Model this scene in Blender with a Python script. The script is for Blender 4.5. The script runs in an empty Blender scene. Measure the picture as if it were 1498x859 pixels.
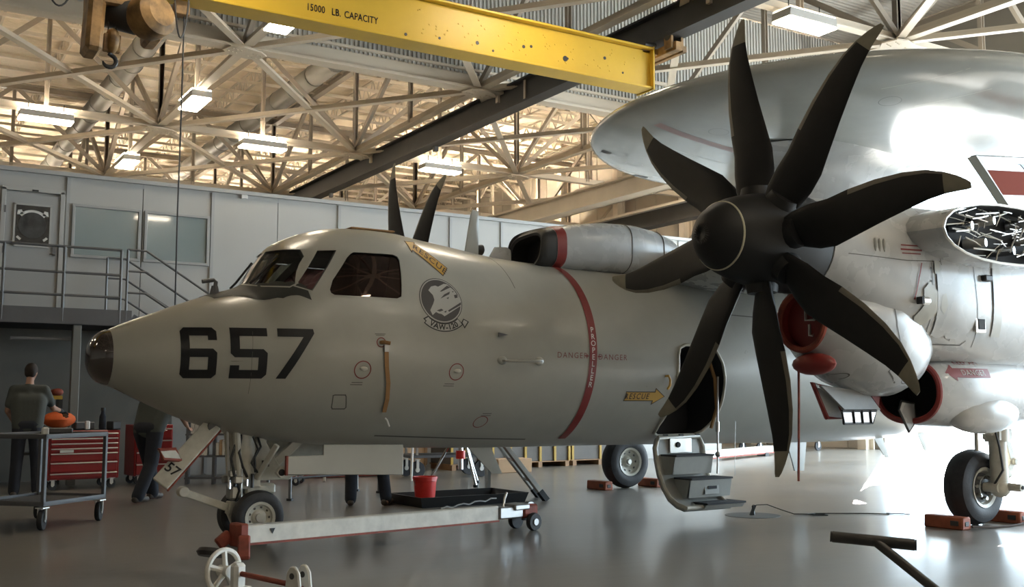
import bpy, bmesh, math, random
from mathutils import Vector, Matrix, Euler
from mathutils.bvhtree import BVHTree
random.seed(7)
PI = math.pi
SC = bpy.context.scene
COL = SC.collection

# ------------------------------------------------------------------ camera, world, exposure
cam_d = bpy.data.cameras.new('camera'); cam = bpy.data.objects.new('camera', cam_d); COL.objects.link(cam)
cam_d.sensor_width = 36.0; cam_d.lens = 1537.8 / 1498 * 36.0; cam_d.clip_start = .05; cam_d.clip_end = 500
cam.location = (0, 0, 1.3185)
cam.rotation_euler = (PI / 2 + math.atan((589.1 - 429.5) / 1537.8), 0, -0.5518)
SC.camera = cam
vs = SC.view_settings
vs.view_transform = 'Standard'; vs.look = 'None'; vs.gamma = 1.0; vs.use_curve_mapping = False
vs.exposure = 0.56
world = bpy.data.worlds.new('sky'); SC.world = world; world.use_nodes = True
wn = world.node_tree; bgn = wn.nodes['Background']
bgn.inputs[0].default_value = (.68, .86, 1.0, 1); bgn.inputs[1].default_value = 10.0
sun_d = bpy.data.lights.new('sun', 'SUN'); sun = bpy.data.objects.new('sun', sun_d); COL.objects.link(sun)
sun_d.energy = 36.0; sun_d.angle = math.radians(.6); sun_d.color = (1, .96, .9)
sun.rotation_euler = Vector((-.79, -.61, -.455)).to_track_quat('-Z', 'Y').to_euler()
LAMP = 31.0                     # radiance of the roof lamps
LAMP_COL = (1.0, .86, .66)
DOOR_X, DOOR_Y0, DOOR_Y1, DOOR_Z = 24.6, -7.0, 20.0, 9.4
port_d = bpy.data.lights.new('hangar_door_portal', 'AREA'); port = bpy.data.objects.new('hangar_door_portal', port_d); COL.objects.link(port)
port_d.shape = 'RECTANGLE'; port_d.size = DOOR_Z; port_d.size_y = DOOR_Y1 - DOOR_Y0
port.location = (DOOR_X + .2, (DOOR_Y0 + DOOR_Y1) / 2, DOOR_Z / 2); port.rotation_euler = (0, PI / 2, 0)
port_d.cycles.is_portal = True

# ------------------------------------------------------------------ materials
MATS = {}
def mat(name, col, rough=.5, metal=0., var=0., vscale=3., bump=0., bscale=40., emit=None, es=0., coat=0., rvar=0., col2=None, alpha=1., trans=0., spec=None, detail=4.):
    if name in MATS: return MATS[name]
    m = bpy.data.materials.new(name); m.use_nodes = True
    nt = m.node_tree; b = nt.nodes['Principled BSDF']
    b.inputs['Base Color'].default_value = (*col, 1); b.inputs['Roughness'].default_value = rough; b.inputs['Metallic'].default_value = metal
    if spec is not None: b.inputs['Specular IOR Level'].default_value = spec
    if coat: b.inputs['Coat Weight'].default_value = coat; b.inputs['Coat Roughness'].default_value = .12
    if trans: b.inputs['Transmission Weight'].default_value = trans
    if alpha < 1: b.inputs['Alpha'].default_value = alpha
    if var or rvar or bump:
        tc = nt.nodes.new('ShaderNodeTexCoord')
    if var or col2:
        n = nt.nodes.new('ShaderNodeTexNoise'); n.inputs['Scale'].default_value = vscale; n.inputs['Detail'].default_value = detail; n.inputs['Roughness'].default_value = .6
        nt.links.new(tc.outputs['Object'], n.inputs['Vector'])
        r = nt.nodes.new('ShaderNodeValToRGB'); r.color_ramp.elements[0].position = .32; r.color_ramp.elements[1].position = .68
        c2 = col2 or tuple(min(1, c * (1 + var)) for c in col); c1 = col if col2 else tuple(c * (1 - var) for c in col)
        r.color_ramp.elements[0].color = (*c1, 1); r.color_ramp.elements[1].color = (*c2, 1)
        nt.links.new(n.outputs['Fac'], r.inputs['Fac']); nt.links.new(r.outputs['Color'], b.inputs['Base Color'])
    if rvar:
        n2 = nt.nodes.new('ShaderNodeTexNoise'); n2.inputs['Scale'].default_value = vscale * 1.7; n2.inputs['Detail'].default_value = 5
        nt.links.new(tc.outputs['Object'], n2.inputs['Vector'])
        mr = nt.nodes.new('ShaderNodeMapRange'); mr.inputs['To Min'].default_value = max(.02, rough - rvar); mr.inputs['To Max'].default_value = rough + rvar
        nt.links.new(n2.outputs['Fac'], mr.inputs['Value']); nt.links.new(mr.outputs['Result'], b.inputs['Roughness'])
    if bump:
        n3 = nt.nodes.new('ShaderNodeTexNoise'); n3.inputs['Scale'].default_value = bscale; n3.inputs['Detail'].default_value = 3
        nt.links.new(tc.outputs['Object'], n3.inputs['Vector'])
        bp = nt.nodes.new('ShaderNodeBump'); bp.inputs['Strength'].default_value = bump; bp.inputs['Distance'].default_value = .02
        nt.links.new(n3.outputs['Fac'], bp.inputs['Height']); nt.links.new(bp.outputs['Normal'], b.inputs['Normal'])
    if emit: b.inputs['Emission Color'].default_value = (*emit, 1); b.inputs['Emission Strength'].default_value = es
    MATS[name] = m
    return m

M = dict(
    skin=mat('aircraft_grey', (.355, .348, .305), .30, var=.07, vscale=1.3, rvar=.06, coat=.15, bump=.012, bscale=9),
    skin2=mat('aircraft_grey_nacelle', (.40, .405, .40), .27, var=.07, vscale=2.2, rvar=.09, coat=.2, bump=.02, bscale=9),
    dome=mat('rotodome_grey', (.35, .365, .345), .17, var=.08, vscale=1.1, rvar=.05, coat=.35, bump=.01, bscale=5),
    blackpaint=mat('number_black', (.010, .010, .011), .28), glare=mat('antiglare_black', (.028, .030, .026), .6, var=.2, vscale=4),
    red=mat('warning_red', (.20, .022, .018), .4), fadedred=mat('faded_red', (.26, .13, .12), .3), redtxt=mat('stencil_red', (.19, .03, .03), .5), white=mat('letter_white', (.66, .64, .60), .5),
    yellowtag=mat('rescue_yellow', (.52, .30, .055), .45), txt=mat('letter_dark', (.06, .035, .02), .5),
    badge=mat('badge_dark', (.055, .050, .048), .4), badgelt=mat('badge_light', (.40, .39, .36), .4),
    line=mat('panel_line', (.10, .095, .085), .6),
    glass=mat('window_glass', (.9, .93, .93), .02, trans=1.0), tint=mat('tinted_window_glass', (.045, .020, .018), .012, trans=.25, coat=1.),
    nosecap=mat('landing_light_glass', (.035, .025, .022), .04, coat=1.), dark=mat('cabin_dark', (.02, .02, .022), .8),
    cabin=mat('cabin_grey', (.22, .22, .205), .8),
    blade=mat('blade_black', (.0085, .008, .0075), .5, spec=.3, var=.15, vscale=6, rvar=.08), boot=mat('blade_boot_grey', (.13, .115, .088), .55, var=.15, vscale=9), tipm=mat('blade_tip_khaki', (.20, .18, .13), .55, var=.1, vscale=9),
    spinner=mat('spinner_black', (.009, .0088, .0085), .55, spec=.35, var=.1, rvar=.06),
    ring=mat('spinner_ring_cream', (.42, .39, .28), .5),
    gearwhite=mat('gear_white', (.50, .48, .41), .4, var=.12, vscale=9), gearshade=mat('gear_steel', (.33, .32, .29), .35, metal=.6),
    chrome=mat('chrome', (.75, .75, .75), .12, metal=1.), tyre=mat('tyre_rubber', (.024, .023, .025), .62, var=.25, vscale=14, bump=.1, bscale=60),
    rim=mat('wheel_rim', (.52, .50, .43), .35, var=.08, vscale=12), brake=mat('brake_dark', (.05, .045, .04), .5),
    steel=mat('steel', (.38, .37, .36), .35, metal=.8, var=.1), darksteel=mat('dark_steel', (.05, .048, .045), .45, metal=.4, var=.2, vscale=6),
    greysteel=mat('grey_painted_steel', (.10, .10, .105), .45, var=.08), railing=mat('railing_grey', (.13, .13, .13), .4, metal=.2),
    towwhite=mat('towbar_white', (.62, .60, .54), .45, var=.12, vscale=7, bump=.03), rust=mat('rust_red', (.24, .050, .028), .65, var=.3, vscale=9),
    chock=mat('chock_orange', (.33, .085, .035), .6, var=.2, vscale=9), tray=mat('drip_pan_black', (.015, .015, .015), .35),
    bucket=mat('bucket_red', (.78, .035, .025), .35), toolred=mat('toolbox_red', (.24, .010, .009), .3, var=.06), alu=mat('aluminium_trim', (.6, .58, .54), .35, metal=.7),
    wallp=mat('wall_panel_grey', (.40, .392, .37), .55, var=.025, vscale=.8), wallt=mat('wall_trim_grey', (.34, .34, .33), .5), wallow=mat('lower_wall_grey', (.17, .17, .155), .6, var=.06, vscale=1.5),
    endwall=mat('end_wall_beige', (.42, .37, .30), .65, var=.05, vscale=.7),
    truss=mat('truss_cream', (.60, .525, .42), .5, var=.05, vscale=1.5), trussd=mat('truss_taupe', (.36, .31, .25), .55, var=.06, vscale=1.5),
    crane=mat('crane_yellow', (.60, .375, .028), .42, var=.05, vscale=1.5, bump=.05, bscale=12), craneold=mat('hoist_ochre', (.22, .125, .045), .6, var=.55, vscale=4),
    runway=mat('runway_black', (.030, .029, .028), .5, var=.15, vscale=2), hook=mat('hook_black', (.012, .012, .012), .4),
    shirt=mat('tshirt_grey_green', (.060, .066, .060), .9, bump=.1, bscale=30), navy=mat('trousers_navy', (.018, .021, .030), .9, bump=.1, bscale=30),
    skinp=mat('skin', (.36, .20, .135), .55), hair=mat('hair_dark', (.022, .014, .010), .8), glove=mat('glove_black', (.012, .012, .012), .7),
    bootp=mat('work_boot', (.055, .040, .030), .6), orange=mat('bag_orange', (.62, .11, .02), .8, bump=.2, bscale=20),
    paper=mat('paper_white', (.7, .69, .66), .8), wood=mat('pallet_wood', (.32, .19, .10), .7, var=.2, vscale=5), crateg=mat('crate_grey', (.105, .095, .085), .6, var=.1), cardb=mat('cardboard', (.40, .26, .15), .8, var=.08),
    blackp=mat('black_plastic', (.02, .02, .02), .5), duct=mat('duct_grey', (.19, .18, .16), .5, var=.06, vscale=1.),
    poster=mat('poster_black', (.018, .018, .018), .25), posterg=mat('poster_smoke', (.035, .036, .036), .4, var=.6, vscale=6),
    pane=mat('office_glass', (.20, .245, .25), .04, coat=.8), bookw=mat('binder_white', (.62, .60, .56), .7), yellow=mat('shelf_yellow', (.42, .26, .03), .5),
    lamphouse=mat('lamp_housing', (.45, .43, .40), .5), lens=mat('lamp_lens', (.9, .88, .8), .5, emit=LAMP_COL, es=LAMP),
    uplens=mat('added_roof_glow', (.9, .88, .8), .5, emit=LAMP_COL, es=LAMP * 1.7), addglow3=mat('added_roof_glow_near', (.9, .88, .8), .5, emit=LAMP_COL, es=LAMP * .12), addglow2=mat('added_roof_glow_far', (.9, .88, .8), .5, emit=LAMP_COL, es=LAMP * 10), rope=mat('rope_dark', (.08, .06, .05), .9), stepg=mat('step_grey', (.33, .335, .31), .45, var=.06, vscale=6), tread=mat('tread_black', (.03, .03, .032), .8, bump=.4, bscale=160),  # upward emitters are added to brighten the roof, strongest out of view
    patchbrown=mat('nose_patch_brown', (.15, .12, .085), .5, var=.2, vscale=8), shade=mat('cowl_grey_shaded', (.20, .195, .18), .5, var=.1),
    stripem=mat('faded_stripe_red', (.20, .05, .035), .9, spec=.1),
    strap=mat('tan_strap', (.30, .16, .06), .8), apron=mat('apron_concrete', (.62, .62, .60), .7, var=.05, vscale=.2),
)

def thin_glass(m, col, refl=1., gc=(1, 1, 1)):
    nt = m.node_tree; nt.nodes.clear(); L = nt.links.new
    o = nt.nodes.new('ShaderNodeOutputMaterial'); t = nt.nodes.new('ShaderNodeBsdfTransparent'); t.inputs[0].default_value = (*col, 1)
    g = nt.nodes.new('ShaderNodeBsdfGlossy'); g.inputs['Roughness'].default_value = .015; g.inputs[0].default_value = (*gc, 1); fr = nt.nodes.new('ShaderNodeFresnel'); fr.inputs[0].default_value = 1.5
    ml = nt.nodes.new('ShaderNodeMath'); ml.operation = 'MULTIPLY'; ml.inputs[1].default_value = refl; ml.use_clamp = True; L(fr.outputs[0], ml.inputs[0])
    x = nt.nodes.new('ShaderNodeMixShader'); L(ml.outputs[0], x.inputs[0]); L(t.outputs[0], x.inputs[1]); L(g.outputs[0], x.inputs[2]); L(x.outputs[0], o.inputs[0])
thin_glass(M['glass'], (.80, .86, .84), 1.3); thin_glass(M['tint'], (.13, .05, .045), 1.7, (.80, .60, .55))
def wave_bump(m, axis, scale, strength, dist=.05, dark=None):
    nt = m.node_tree; b = nt.nodes['Principled BSDF']
    tc = nt.nodes.new('ShaderNodeTexCoord'); w = nt.nodes.new('ShaderNodeTexWave'); w.wave_type = 'BANDS'; w.bands_direction = axis; w.inputs['Scale'].default_value = scale
    nt.links.new(tc.outputs['Object'], w.inputs['Vector'])
    bp = nt.nodes.new('ShaderNodeBump'); bp.inputs['Strength'].default_value = strength; bp.inputs['Distance'].default_value = dist
    nt.links.new(w.outputs['Fac'], bp.inputs['Height']); nt.links.new(bp.outputs['Normal'], b.inputs['Normal'])
# roof deck: cream ribbed sheet with laps; floor: sealed concrete
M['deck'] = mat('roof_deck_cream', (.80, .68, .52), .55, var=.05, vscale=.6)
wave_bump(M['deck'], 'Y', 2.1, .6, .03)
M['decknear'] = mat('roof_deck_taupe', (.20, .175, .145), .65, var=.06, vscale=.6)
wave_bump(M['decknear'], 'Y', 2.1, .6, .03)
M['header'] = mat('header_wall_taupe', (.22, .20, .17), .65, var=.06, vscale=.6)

def floor_material():
    m = bpy.data.materials.new('sealed_concrete_floor'); m.use_nodes = True; nt = m.node_tree; b = nt.nodes['Principled BSDF']; L = nt.links.new
    tc = nt.nodes.new('ShaderNodeTexCoord')
    n1 = nt.nodes.new('ShaderNodeTexNoise'); n1.inputs['Scale'].default_value = .45; n1.inputs['Detail'].default_value = 8; n1.inputs['Roughness'].default_value = .65; L(tc.outputs['Object'], n1.inputs['Vector'])
    r = nt.nodes.new('ShaderNodeValToRGB'); r.color_ramp.elements[0].position = .3; r.color_ramp.elements[1].position = .72
    r.color_ramp.elements[0].color = (.14, .129, .111, 1); r.color_ramp.elements[1].color = (.208, .193, .17, 1); L(n1.outputs['Fac'], r.inputs['Fac'])
    n2 = nt.nodes.new('ShaderNodeTexNoise'); n2.inputs['Scale'].default_value = 6; n2.inputs['Detail'].default_value = 6; L(tc.outputs['Object'], n2.inputs['Vector'])
    sp = nt.nodes.new('ShaderNodeValToRGB'); sp.color_ramp.elements[0].position = .69; sp.color_ramp.elements[1].position = .76
    sp.color_ramp.elements[0].color = (1, 1, 1, 1); sp.color_ramp.elements[1].color = (.55, .54, .52, 1); L(n2.outputs['Fac'], sp.inputs['Fac'])
    mx = nt.nodes.new('ShaderNodeMixRGB'); mx.blend_type = 'MULTIPLY'; mx.inputs['Fac'].default_value = .6; L(r.outputs['Color'], mx.inputs[1]); L(sp.outputs['Color'], mx.inputs[2]); L(mx.outputs['Color'], b.inputs['Base Color'])
    mr = nt.nodes.new('ShaderNodeMapRange'); mr.inputs['To Min'].default_value = .22; mr.inputs['To Max'].default_value = .46; L(n1.outputs['Fac'], mr.inputs['Value']); L(mr.outputs['Result'], b.inputs['Roughness'])
    mp = nt.nodes.new('ShaderNodeMapping'); mp.inputs['Scale'].default_value = (1.2, 3.2, 1); L(tc.outputs['Object'], mp.inputs['Vector'])
    n3 = nt.nodes.new('ShaderNodeTexNoise'); n3.inputs['Scale'].default_value = 1.6; n3.inputs['Detail'].default_value = 3; L(mp.outputs['Vector'], n3.inputs['Vector'])
    bp = nt.nodes.new('ShaderNodeBump'); bp.inputs['Strength'].default_value = .10; bp.inputs['Distance'].default_value = .02; L(n3.outputs['Fac'], bp.inputs['Height']); L(bp.outputs['Normal'], b.inputs['Normal'])
    b.inputs['Coat Weight'].default_value = .22; b.inputs['Coat Roughness'].default_value = .13
    return m
M['floor'] = floor_material()

# ------------------------------------------------------------------ mesh helpers
def V(*a): return Vector(a)
class MB:
    def __init__(s): s.v = []; s.f = []; s.m = []; s.k = 0
    def add(s, vs, fs):
        o = len(s.v); s.v += [tuple(p) for p in vs]; s.f += [tuple(i + o for i in f) for f in fs]; s.m += [s.k] * len(fs); return s
    def box(s, c, d, R=None):
        h = [x / 2 for x in d]; P = []
        for x in (-1, 1):
            for y in (-1, 1):
                for z in (-1, 1):
                    p = Vector((x * h[0], y * h[1], z * h[2]))
                    if R is not None: p = R @ p
                    P.append(p + Vector(c))
        return s.add(P, [(0, 1, 3, 2), (4, 6, 7, 5), (0, 4, 5, 1), (2, 3, 7, 6), (0, 2, 6, 4), (1, 5, 7, 3)])
    def bar(s, a, b, w, h=None, up=(0, 0, 1)):
        a = Vector(a); b = Vector(b); d = (b - a); L = d.length; d.normalize(); u = Vector(up)
        if abs(d.dot(u)) > .98: u = Vector((1, 0, 0))
        y = u.cross(d).normalized(); z = d.cross(y); R = Matrix((d, y, z)).transposed()
        return s.box((a + b) / 2, (L, w, h or w), R)
    def cyl(s, a, b, r, r2=None, n=12, cap=True):
        a = Vector(a); b = Vector(b); r2 = r if r2 is None else r2; d = (b - a).normalized()
        u = d.orthogonal().normalized(); w = d.cross(u); P = []
        for c, q in ((a, r), (b, r2)):
            for i in range(n): t = 2 * PI * i / n; P.append(c + q * (math.cos(t) * u + math.sin(t) * w))
        F = [(i, (i + 1) % n, n + (i + 1) % n, n + i) for i in range(n)]
        if cap: F += [tuple(range(n))[::-1], tuple(range(n, 2 * n))]
        return s.add(P, F)
    def tube(s, pts, r, n=8, closed=False):
        pts = [Vector(p) for p in pts]; N = len(pts); rr = r if isinstance(r, (list, tuple)) else [r] * N
        P = []; u = None
        for i, p in enumerate(pts):
            if closed: t = pts[(i + 1) % N] - pts[i - 1]
            else: t = pts[min(i + 1, N - 1)] - pts[max(i - 1, 0)]
            t.normalize()
            u = t.orthogonal().normalized() if u is None else (u - t * u.dot(t)).normalized()
            w = t.cross(u)
            for k in range(n): q = 2 * PI * k / n; P.append(p + rr[i] * (math.cos(q) * u + math.sin(q) * w))
        F = []
        for i in range(N if closed else N - 1):
            j = (i + 1) % N
            for k in range(n): F.append((i * n + k, i * n + (k + 1) % n, j * n + (k + 1) % n, j * n + k))
        if not closed: F += [tuple(range(n))[::-1], tuple(range((N - 1) * n, N * n))]
        return s.add(P, F)
    def lathe(s, prof, o, ax, n=32, cap=True):
        o = Vector(o); d = Vector(ax).normalized(); u = d.orthogonal().normalized(); w = d.cross(u); P = []
        for r, h in prof:
            for k in range(n): q = 2 * PI * k / n; P.append(o + d * h + r * (math.cos(q) * u + math.sin(q) * w))
        F = []
        for i in range(len(prof) - 1):
            for k in range(n): F.append((i * n + k, i * n + (k + 1) % n, (i + 1) * n + (k + 1) % n, (i + 1) * n + k))
        if cap: F += [tuple(range(n))[::-1], tuple(range((len(prof) - 1) * n, len(prof) * n))]
        return s.add(P, F)
    def loft(s, rings, cap=True):
        n = len(rings[0]); P = [p for r in rings for p in r]; F = []
        for i in range(len(rings) - 1):
            for k in range(n): F.append((i * n + k, i * n + (k + 1) % n, (i + 1) * n + (k + 1) % n, (i + 1) * n + k))
        if cap: F += [tuple(range(n))[::-1], tuple(range((len(rings) - 1) * n, len(rings) * n))]
        return s.add(P, F)
    def prism(s, poly, o, u, v, t):
        o = Vector(o); u = Vector(u); v = Vector(v); w = u.cross(v).normalized() * t; n = len(poly)
        P = [o + u * a + v * b - w / 2 for a, b in poly] + [o + u * a + v * b + w / 2 for a, b in poly]
        return s.add(P, [tuple(range(n))[::-1], tuple(range(n, 2 * n))] + [(i, (i + 1) % n, n + (i + 1) % n, n + i) for i in range(n)])
    def sphere(s, c, r, n=12, R=None):
        r = (r, r, r) if not isinstance(r, (list, tuple)) else r; P = []; m = max(4, n // 2); c = Vector(c)
        for i in range(m + 1):
            t = PI * i / m
            for k in range(n):
                q = 2 * PI * k / n; p = Vector((r[0] * math.sin(t) * math.cos(q), r[1] * math.sin(t) * math.sin(q), r[2] * math.cos(t)))
                P.append(c + (R @ p if R is not None else p))
        F = [(i * n + k, (i + 1) * n + k, (i + 1) * n + (k + 1) % n, i * n + (k + 1) % n) for i in range(m) for k in range(n)]
        return s.add(P, F)
    def caps(s, a, b, r, r2=None, n=12):
        r2 = r if r2 is None else r2; s.sphere(a, r, n); s.sphere(b, r2, n); return s.cyl(a, b, r, r2, n)
    def mesh(s, name, bev=0., ang=35):
        me = bpy.data.meshes.new(name); me.from_pydata(s.v, [], s.f)
        for p, k in zip(me.polygons, s.m): p.material_index = k
        bm = bmesh.new(); bm.from_mesh(me); bmesh.ops.remove_doubles(bm, verts=bm.verts, dist=1e-6)
        bmesh.ops.recalc_face_normals(bm, faces=bm.faces)
        if bev:
            ed = [e for e in bm.edges if len(e.link_faces) == 2 and e.calc_face_angle(0) > .6]
            bmesh.ops.bevel(bm, geom=ed, offset=bev, segments=1, affect='EDGES', clamp_overlap=True)
        bm.to_mesh(me); bm.free()
        if ang:
            for p in me.polygons: p.use_smooth = True
            me.set_sharp_from_angle(angle=math.radians(ang))
        return me
    def build(s, name, mats, parent=None, bev=0., ang=35):
        me = s.mesh(name, bev, ang)
        for m in (mats if isinstance(mats, (list, tuple)) else [mats]): me.materials.append(M[m] if isinstance(m, str) else m)
        return obj(name, me, parent)
def obj(name, me, parent=None):
    o = bpy.data.objects.new(name, me); COL.objects.link(o)
    if parent is not None: o.parent = parent
    return o
def tag(o, label, cat=None, group=None, kind=None):
    o['label'] = label
    if cat: o['category'] = cat
    if group: o['group'] = group
    if kind: o['kind'] = kind
    return o
def thing(name, label, cat, loc=(0, 0, 0), rz=0, group=None, kind=None):
    o = bpy.data.objects.new(name, None); COL.objects.link(o); o.location = loc; o.rotation_euler = (0, 0, rz)
    o.empty_display_size = .1
    return tag(o, label, cat, group, kind)
def boxobj(name, c, d, m, parent=None, bev=0., R=None): return MB().box(c, d, R).build(name, m, parent, bev)
def copy_tree(o, parent=None):
    c = o.copy(); COL.objects.link(c); c.parent = parent
    for ch in list(o.children): copy_tree(ch, c)
    return c
_bars = {}
def shared_bar(kind, m):
    """unit length bar along X, shared by many members; kinds: box, angle (double angle T), I"""
    if (kind, m) in _bars: return _bars[(kind, m)]
    b = MB()
    if kind == 'box': b.box((0, 0, 0), (1, 1, 1))
    elif kind == 'T': b.box((0, 0, -.42), (1, 1, .16)); b.box((0, 0, .08), (1, .16, .84))
    elif kind == 'I': b.box((0, 0, -.44), (1, 1, .12)); b.box((0, 0, .44), (1, 1, .12)); b.box((0, 0, 0), (1, .14, .76))
    me = b.mesh('member_' + kind, 0, 0); me.materials.append(M[m]); _bars[(kind, m)] = me
    return me
def member(name, a, b, w, h, parent, kind='box', m='truss', up=(0, 0, 1)):
    a = Vector(a); b = Vector(b); d = b - a; L = d.length; d = d / L; u = Vector(up)
    if abs(d.dot(u)) > .98: u = Vector((1, 0, 0))
    y = u.cross(d).normalized(); z = d.cross(y)
    o = obj(name, shared_bar(kind, m), parent)
    R = Matrix((d * L, y * w, z * h)).transposed().to_4x4(); R.translation = (a + b) / 2
    o.matrix_local = R
    return o
def text_mesh(s, size=1.0, bold=0., sp=1.0):
    c = bpy.data.curves.new('t', 'FONT'); c.body = s; c.size = size; c.align_x = 'CENTER'; c.align_y = 'CENTER'; c.offset = bold; c.space_character = sp; c.resolution_u = 3
    o = bpy.data.objects.new('t', c); me = o.to_mesh()
    vs = [(v.co.x, v.co.y) for v in me.vertices]; fs = [tuple(p.vertices) for p in me.polygons]
    o.to_mesh_clear(); bpy.data.objects.remove(o); bpy.data.curves.remove(c)
    return vs, fs
def flat_text(name, s, size, origin, u, v, m, parent=None, bold=0., sp=1., lift=.003, sq=1.):
    vs, fs = text_mesh(s, size, bold, sp); u = Vector(u).normalized(); v = Vector(v).normalized(); n = u.cross(v) * lift; o = Vector(origin)
    b = MB(); b.add([o + u * a * sq + v * c + n for a, c in vs], fs); return b.build(name, m, parent, 0, 0)
def cut_grid(vs, fs, step):
    bm = bmesh.new(); B = [bm.verts.new((a, b, 0)) for a, b in vs]
    for f in fs:
        try: bm.faces.new([B[i] for i in f])
        except ValueError: pass
    for ax in (0, 1):
        lo = min(p[ax] for p in vs); hi = max(p[ax] for p in vs); k = lo + step
        while k < hi:
            co = [0, 0, 0]; co[ax] = k; no = [0, 0, 0]; no[ax] = 1
            bmesh.ops.bisect_plane(bm, geom=bm.verts[:] + bm.edges[:] + bm.faces[:], plane_co=co, plane_no=no, dist=1e-5); k += step
    bm.verts.index_update(); r = ([(v.co.x, v.co.y) for v in bm.verts], [tuple(v.index for v in f.verts) for f in bm.faces]); bm.free()
    return r
def decal(name, vs, fs, bvh, fn, direc, m, parent, step=.06, off=.004):
    """print laid on a surface: fn maps 2D print coordinates to a ray origin, direc shoots it onto the skin"""
    vs, fs = cut_grid(vs, fs, step); P = []; d = Vector(direc).normalized()
    for a, b in vs:
        o = Vector(fn(a, b)); h = bvh.ray_cast(o, d)
        if h[0] is None: h = bvh.find_nearest(o)
        n = h[1]
        if n.dot(d) > 0: n = -n
        P.append(h[0] + n * off)
    b = MB(); b.add(P, fs); return b.build(name, m, parent, 0, 60)
def ring2d(c, r0, r1, n=40, ky=1.):
    vs = []; fs = []
    for i in range(n):
        t = 2 * PI * i / n; vs += [(c[0] + r0 * math.cos(t), c[1] + ky * r0 * math.sin(t)), (c[0] + r1 * math.cos(t), c[1] + ky * r1 * math.sin(t))]
    for i in range(n): j = (i + 1) % n; fs.append((2 * i, 2 * i + 1, 2 * j + 1, 2 * j))
    return vs, fs
def line2d(pts, w, closed=False):
    vs = []; fs = []; n = len(pts)
    for i in range(n if closed else n - 1):
        a = Vector(pts[i]); b = Vector(pts[(i + 1) % n]); d = (b - a).normalized(); q = Vector((-d.y, d.x)) * w / 2; a = a - d * w / 2; b = b + d * w / 2
        o = len(vs); vs += [tuple(a - q), tuple(b - q), tuple(b + q), tuple(a + q)]; fs.append((o, o + 1, o + 2, o + 3))
    return vs, fs
def join2d(*parts):
    vs = []; fs = []
    for a, b in parts: o = len(vs); vs += list(a); fs += [tuple(i + o for i in f) for f in b]
    return vs, fs
def poly2d(*polys):
    vs = []; fs = []
    for p in polys: o = len(vs); vs += list(p); fs.append(tuple(range(o, o + len(p))))
    return vs, fs
def bvh_of(o): return BVHTree.FromPolygons([v.co.copy() for v in o.data.vertices], [tuple(p.vertices) for p in o.data.polygons])
def boolean(o, cutters, self_=False):
    for c in cutters:
        md = o.modifiers.new('b', 'BOOLEAN'); md.operation = 'DIFFERENCE'; md.object = c; md.solver = 'EXACT'; md.use_self = self_
    dg = bpy.context.evaluated_depsgraph_get(); dg.update(); me = bpy.data.meshes.new_from_object(o.evaluated_get(dg))
    o.modifiers.clear(); o.data = me
    for c in cutters: bpy.data.objects.remove(c)

# ------------------------------------------------------------------ setting: floor, walls, roof
ROOF = 11.7; BOT = 8.5
GX = [6.2 + 5.45 * i for i in range(-3, 4)]; GY = [13.2 + 7.15 * j for j in range(-3, 6)]
fl = MB().box((3, 22, -.1), (46, 76, .2)).build('floor', 'floor', None, 0, 0); tag(fl, 'polished sealed grey concrete hangar floor', 'floor', kind='structure')
for nm, x in (('floor_joint', 8.3),):
    pass
ap_ = MB().box((86, 14, -.11), (120, 160, .2)).build('apron', 'apron', None, 0, 0); tag(ap_, 'sunlit concrete apron outside the open hangar door', 'apron', kind='structure')

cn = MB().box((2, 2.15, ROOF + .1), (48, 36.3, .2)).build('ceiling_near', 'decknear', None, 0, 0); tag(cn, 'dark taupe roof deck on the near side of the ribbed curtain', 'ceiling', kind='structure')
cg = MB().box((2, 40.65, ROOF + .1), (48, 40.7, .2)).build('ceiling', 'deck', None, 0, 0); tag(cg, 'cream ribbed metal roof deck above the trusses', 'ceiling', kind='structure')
# bar joists under the deck, each one an open web of its own
def joist_mesh(L):
    b = MB(); b.box((0, L / 2, .25), (.07, L, .05)); b.box((0, L / 2, -.25), (.06, L, .045)); n = int(L / .55)
    for i in range(n):
        y0 = L * i / n; y1 = L * (i + 1) / n; ym = (y0 + y1) / 2
        b.bar((0, y0, .25), (0, ym, -.25), .028); b.bar((0, ym, -.25), (0, y1, .25), .028)
    me = b.mesh('bar_joist', 0, 0); me.materials.append(M['truss']); return me
jm = joist_mesh(14.6)
for i in range(-7, 13):
    for y0 in (20.9, 35.6, 50.3):
        if y0 > 51: continue
        o = obj('bar_joist', jm, cg); o.location = (6.2 + 1.82 * i, y0, ROOF - .32)
pm = MB().box((0, 0, 0), (44, .06, .09)).mesh('purlin', 0, 0); pm.materials.append(M['truss'])
for i in range(32):
    o = obj('purlin', pm, cg); o.location = (3, 21.6 + 1.15 * i, ROOF - .66)

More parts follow.
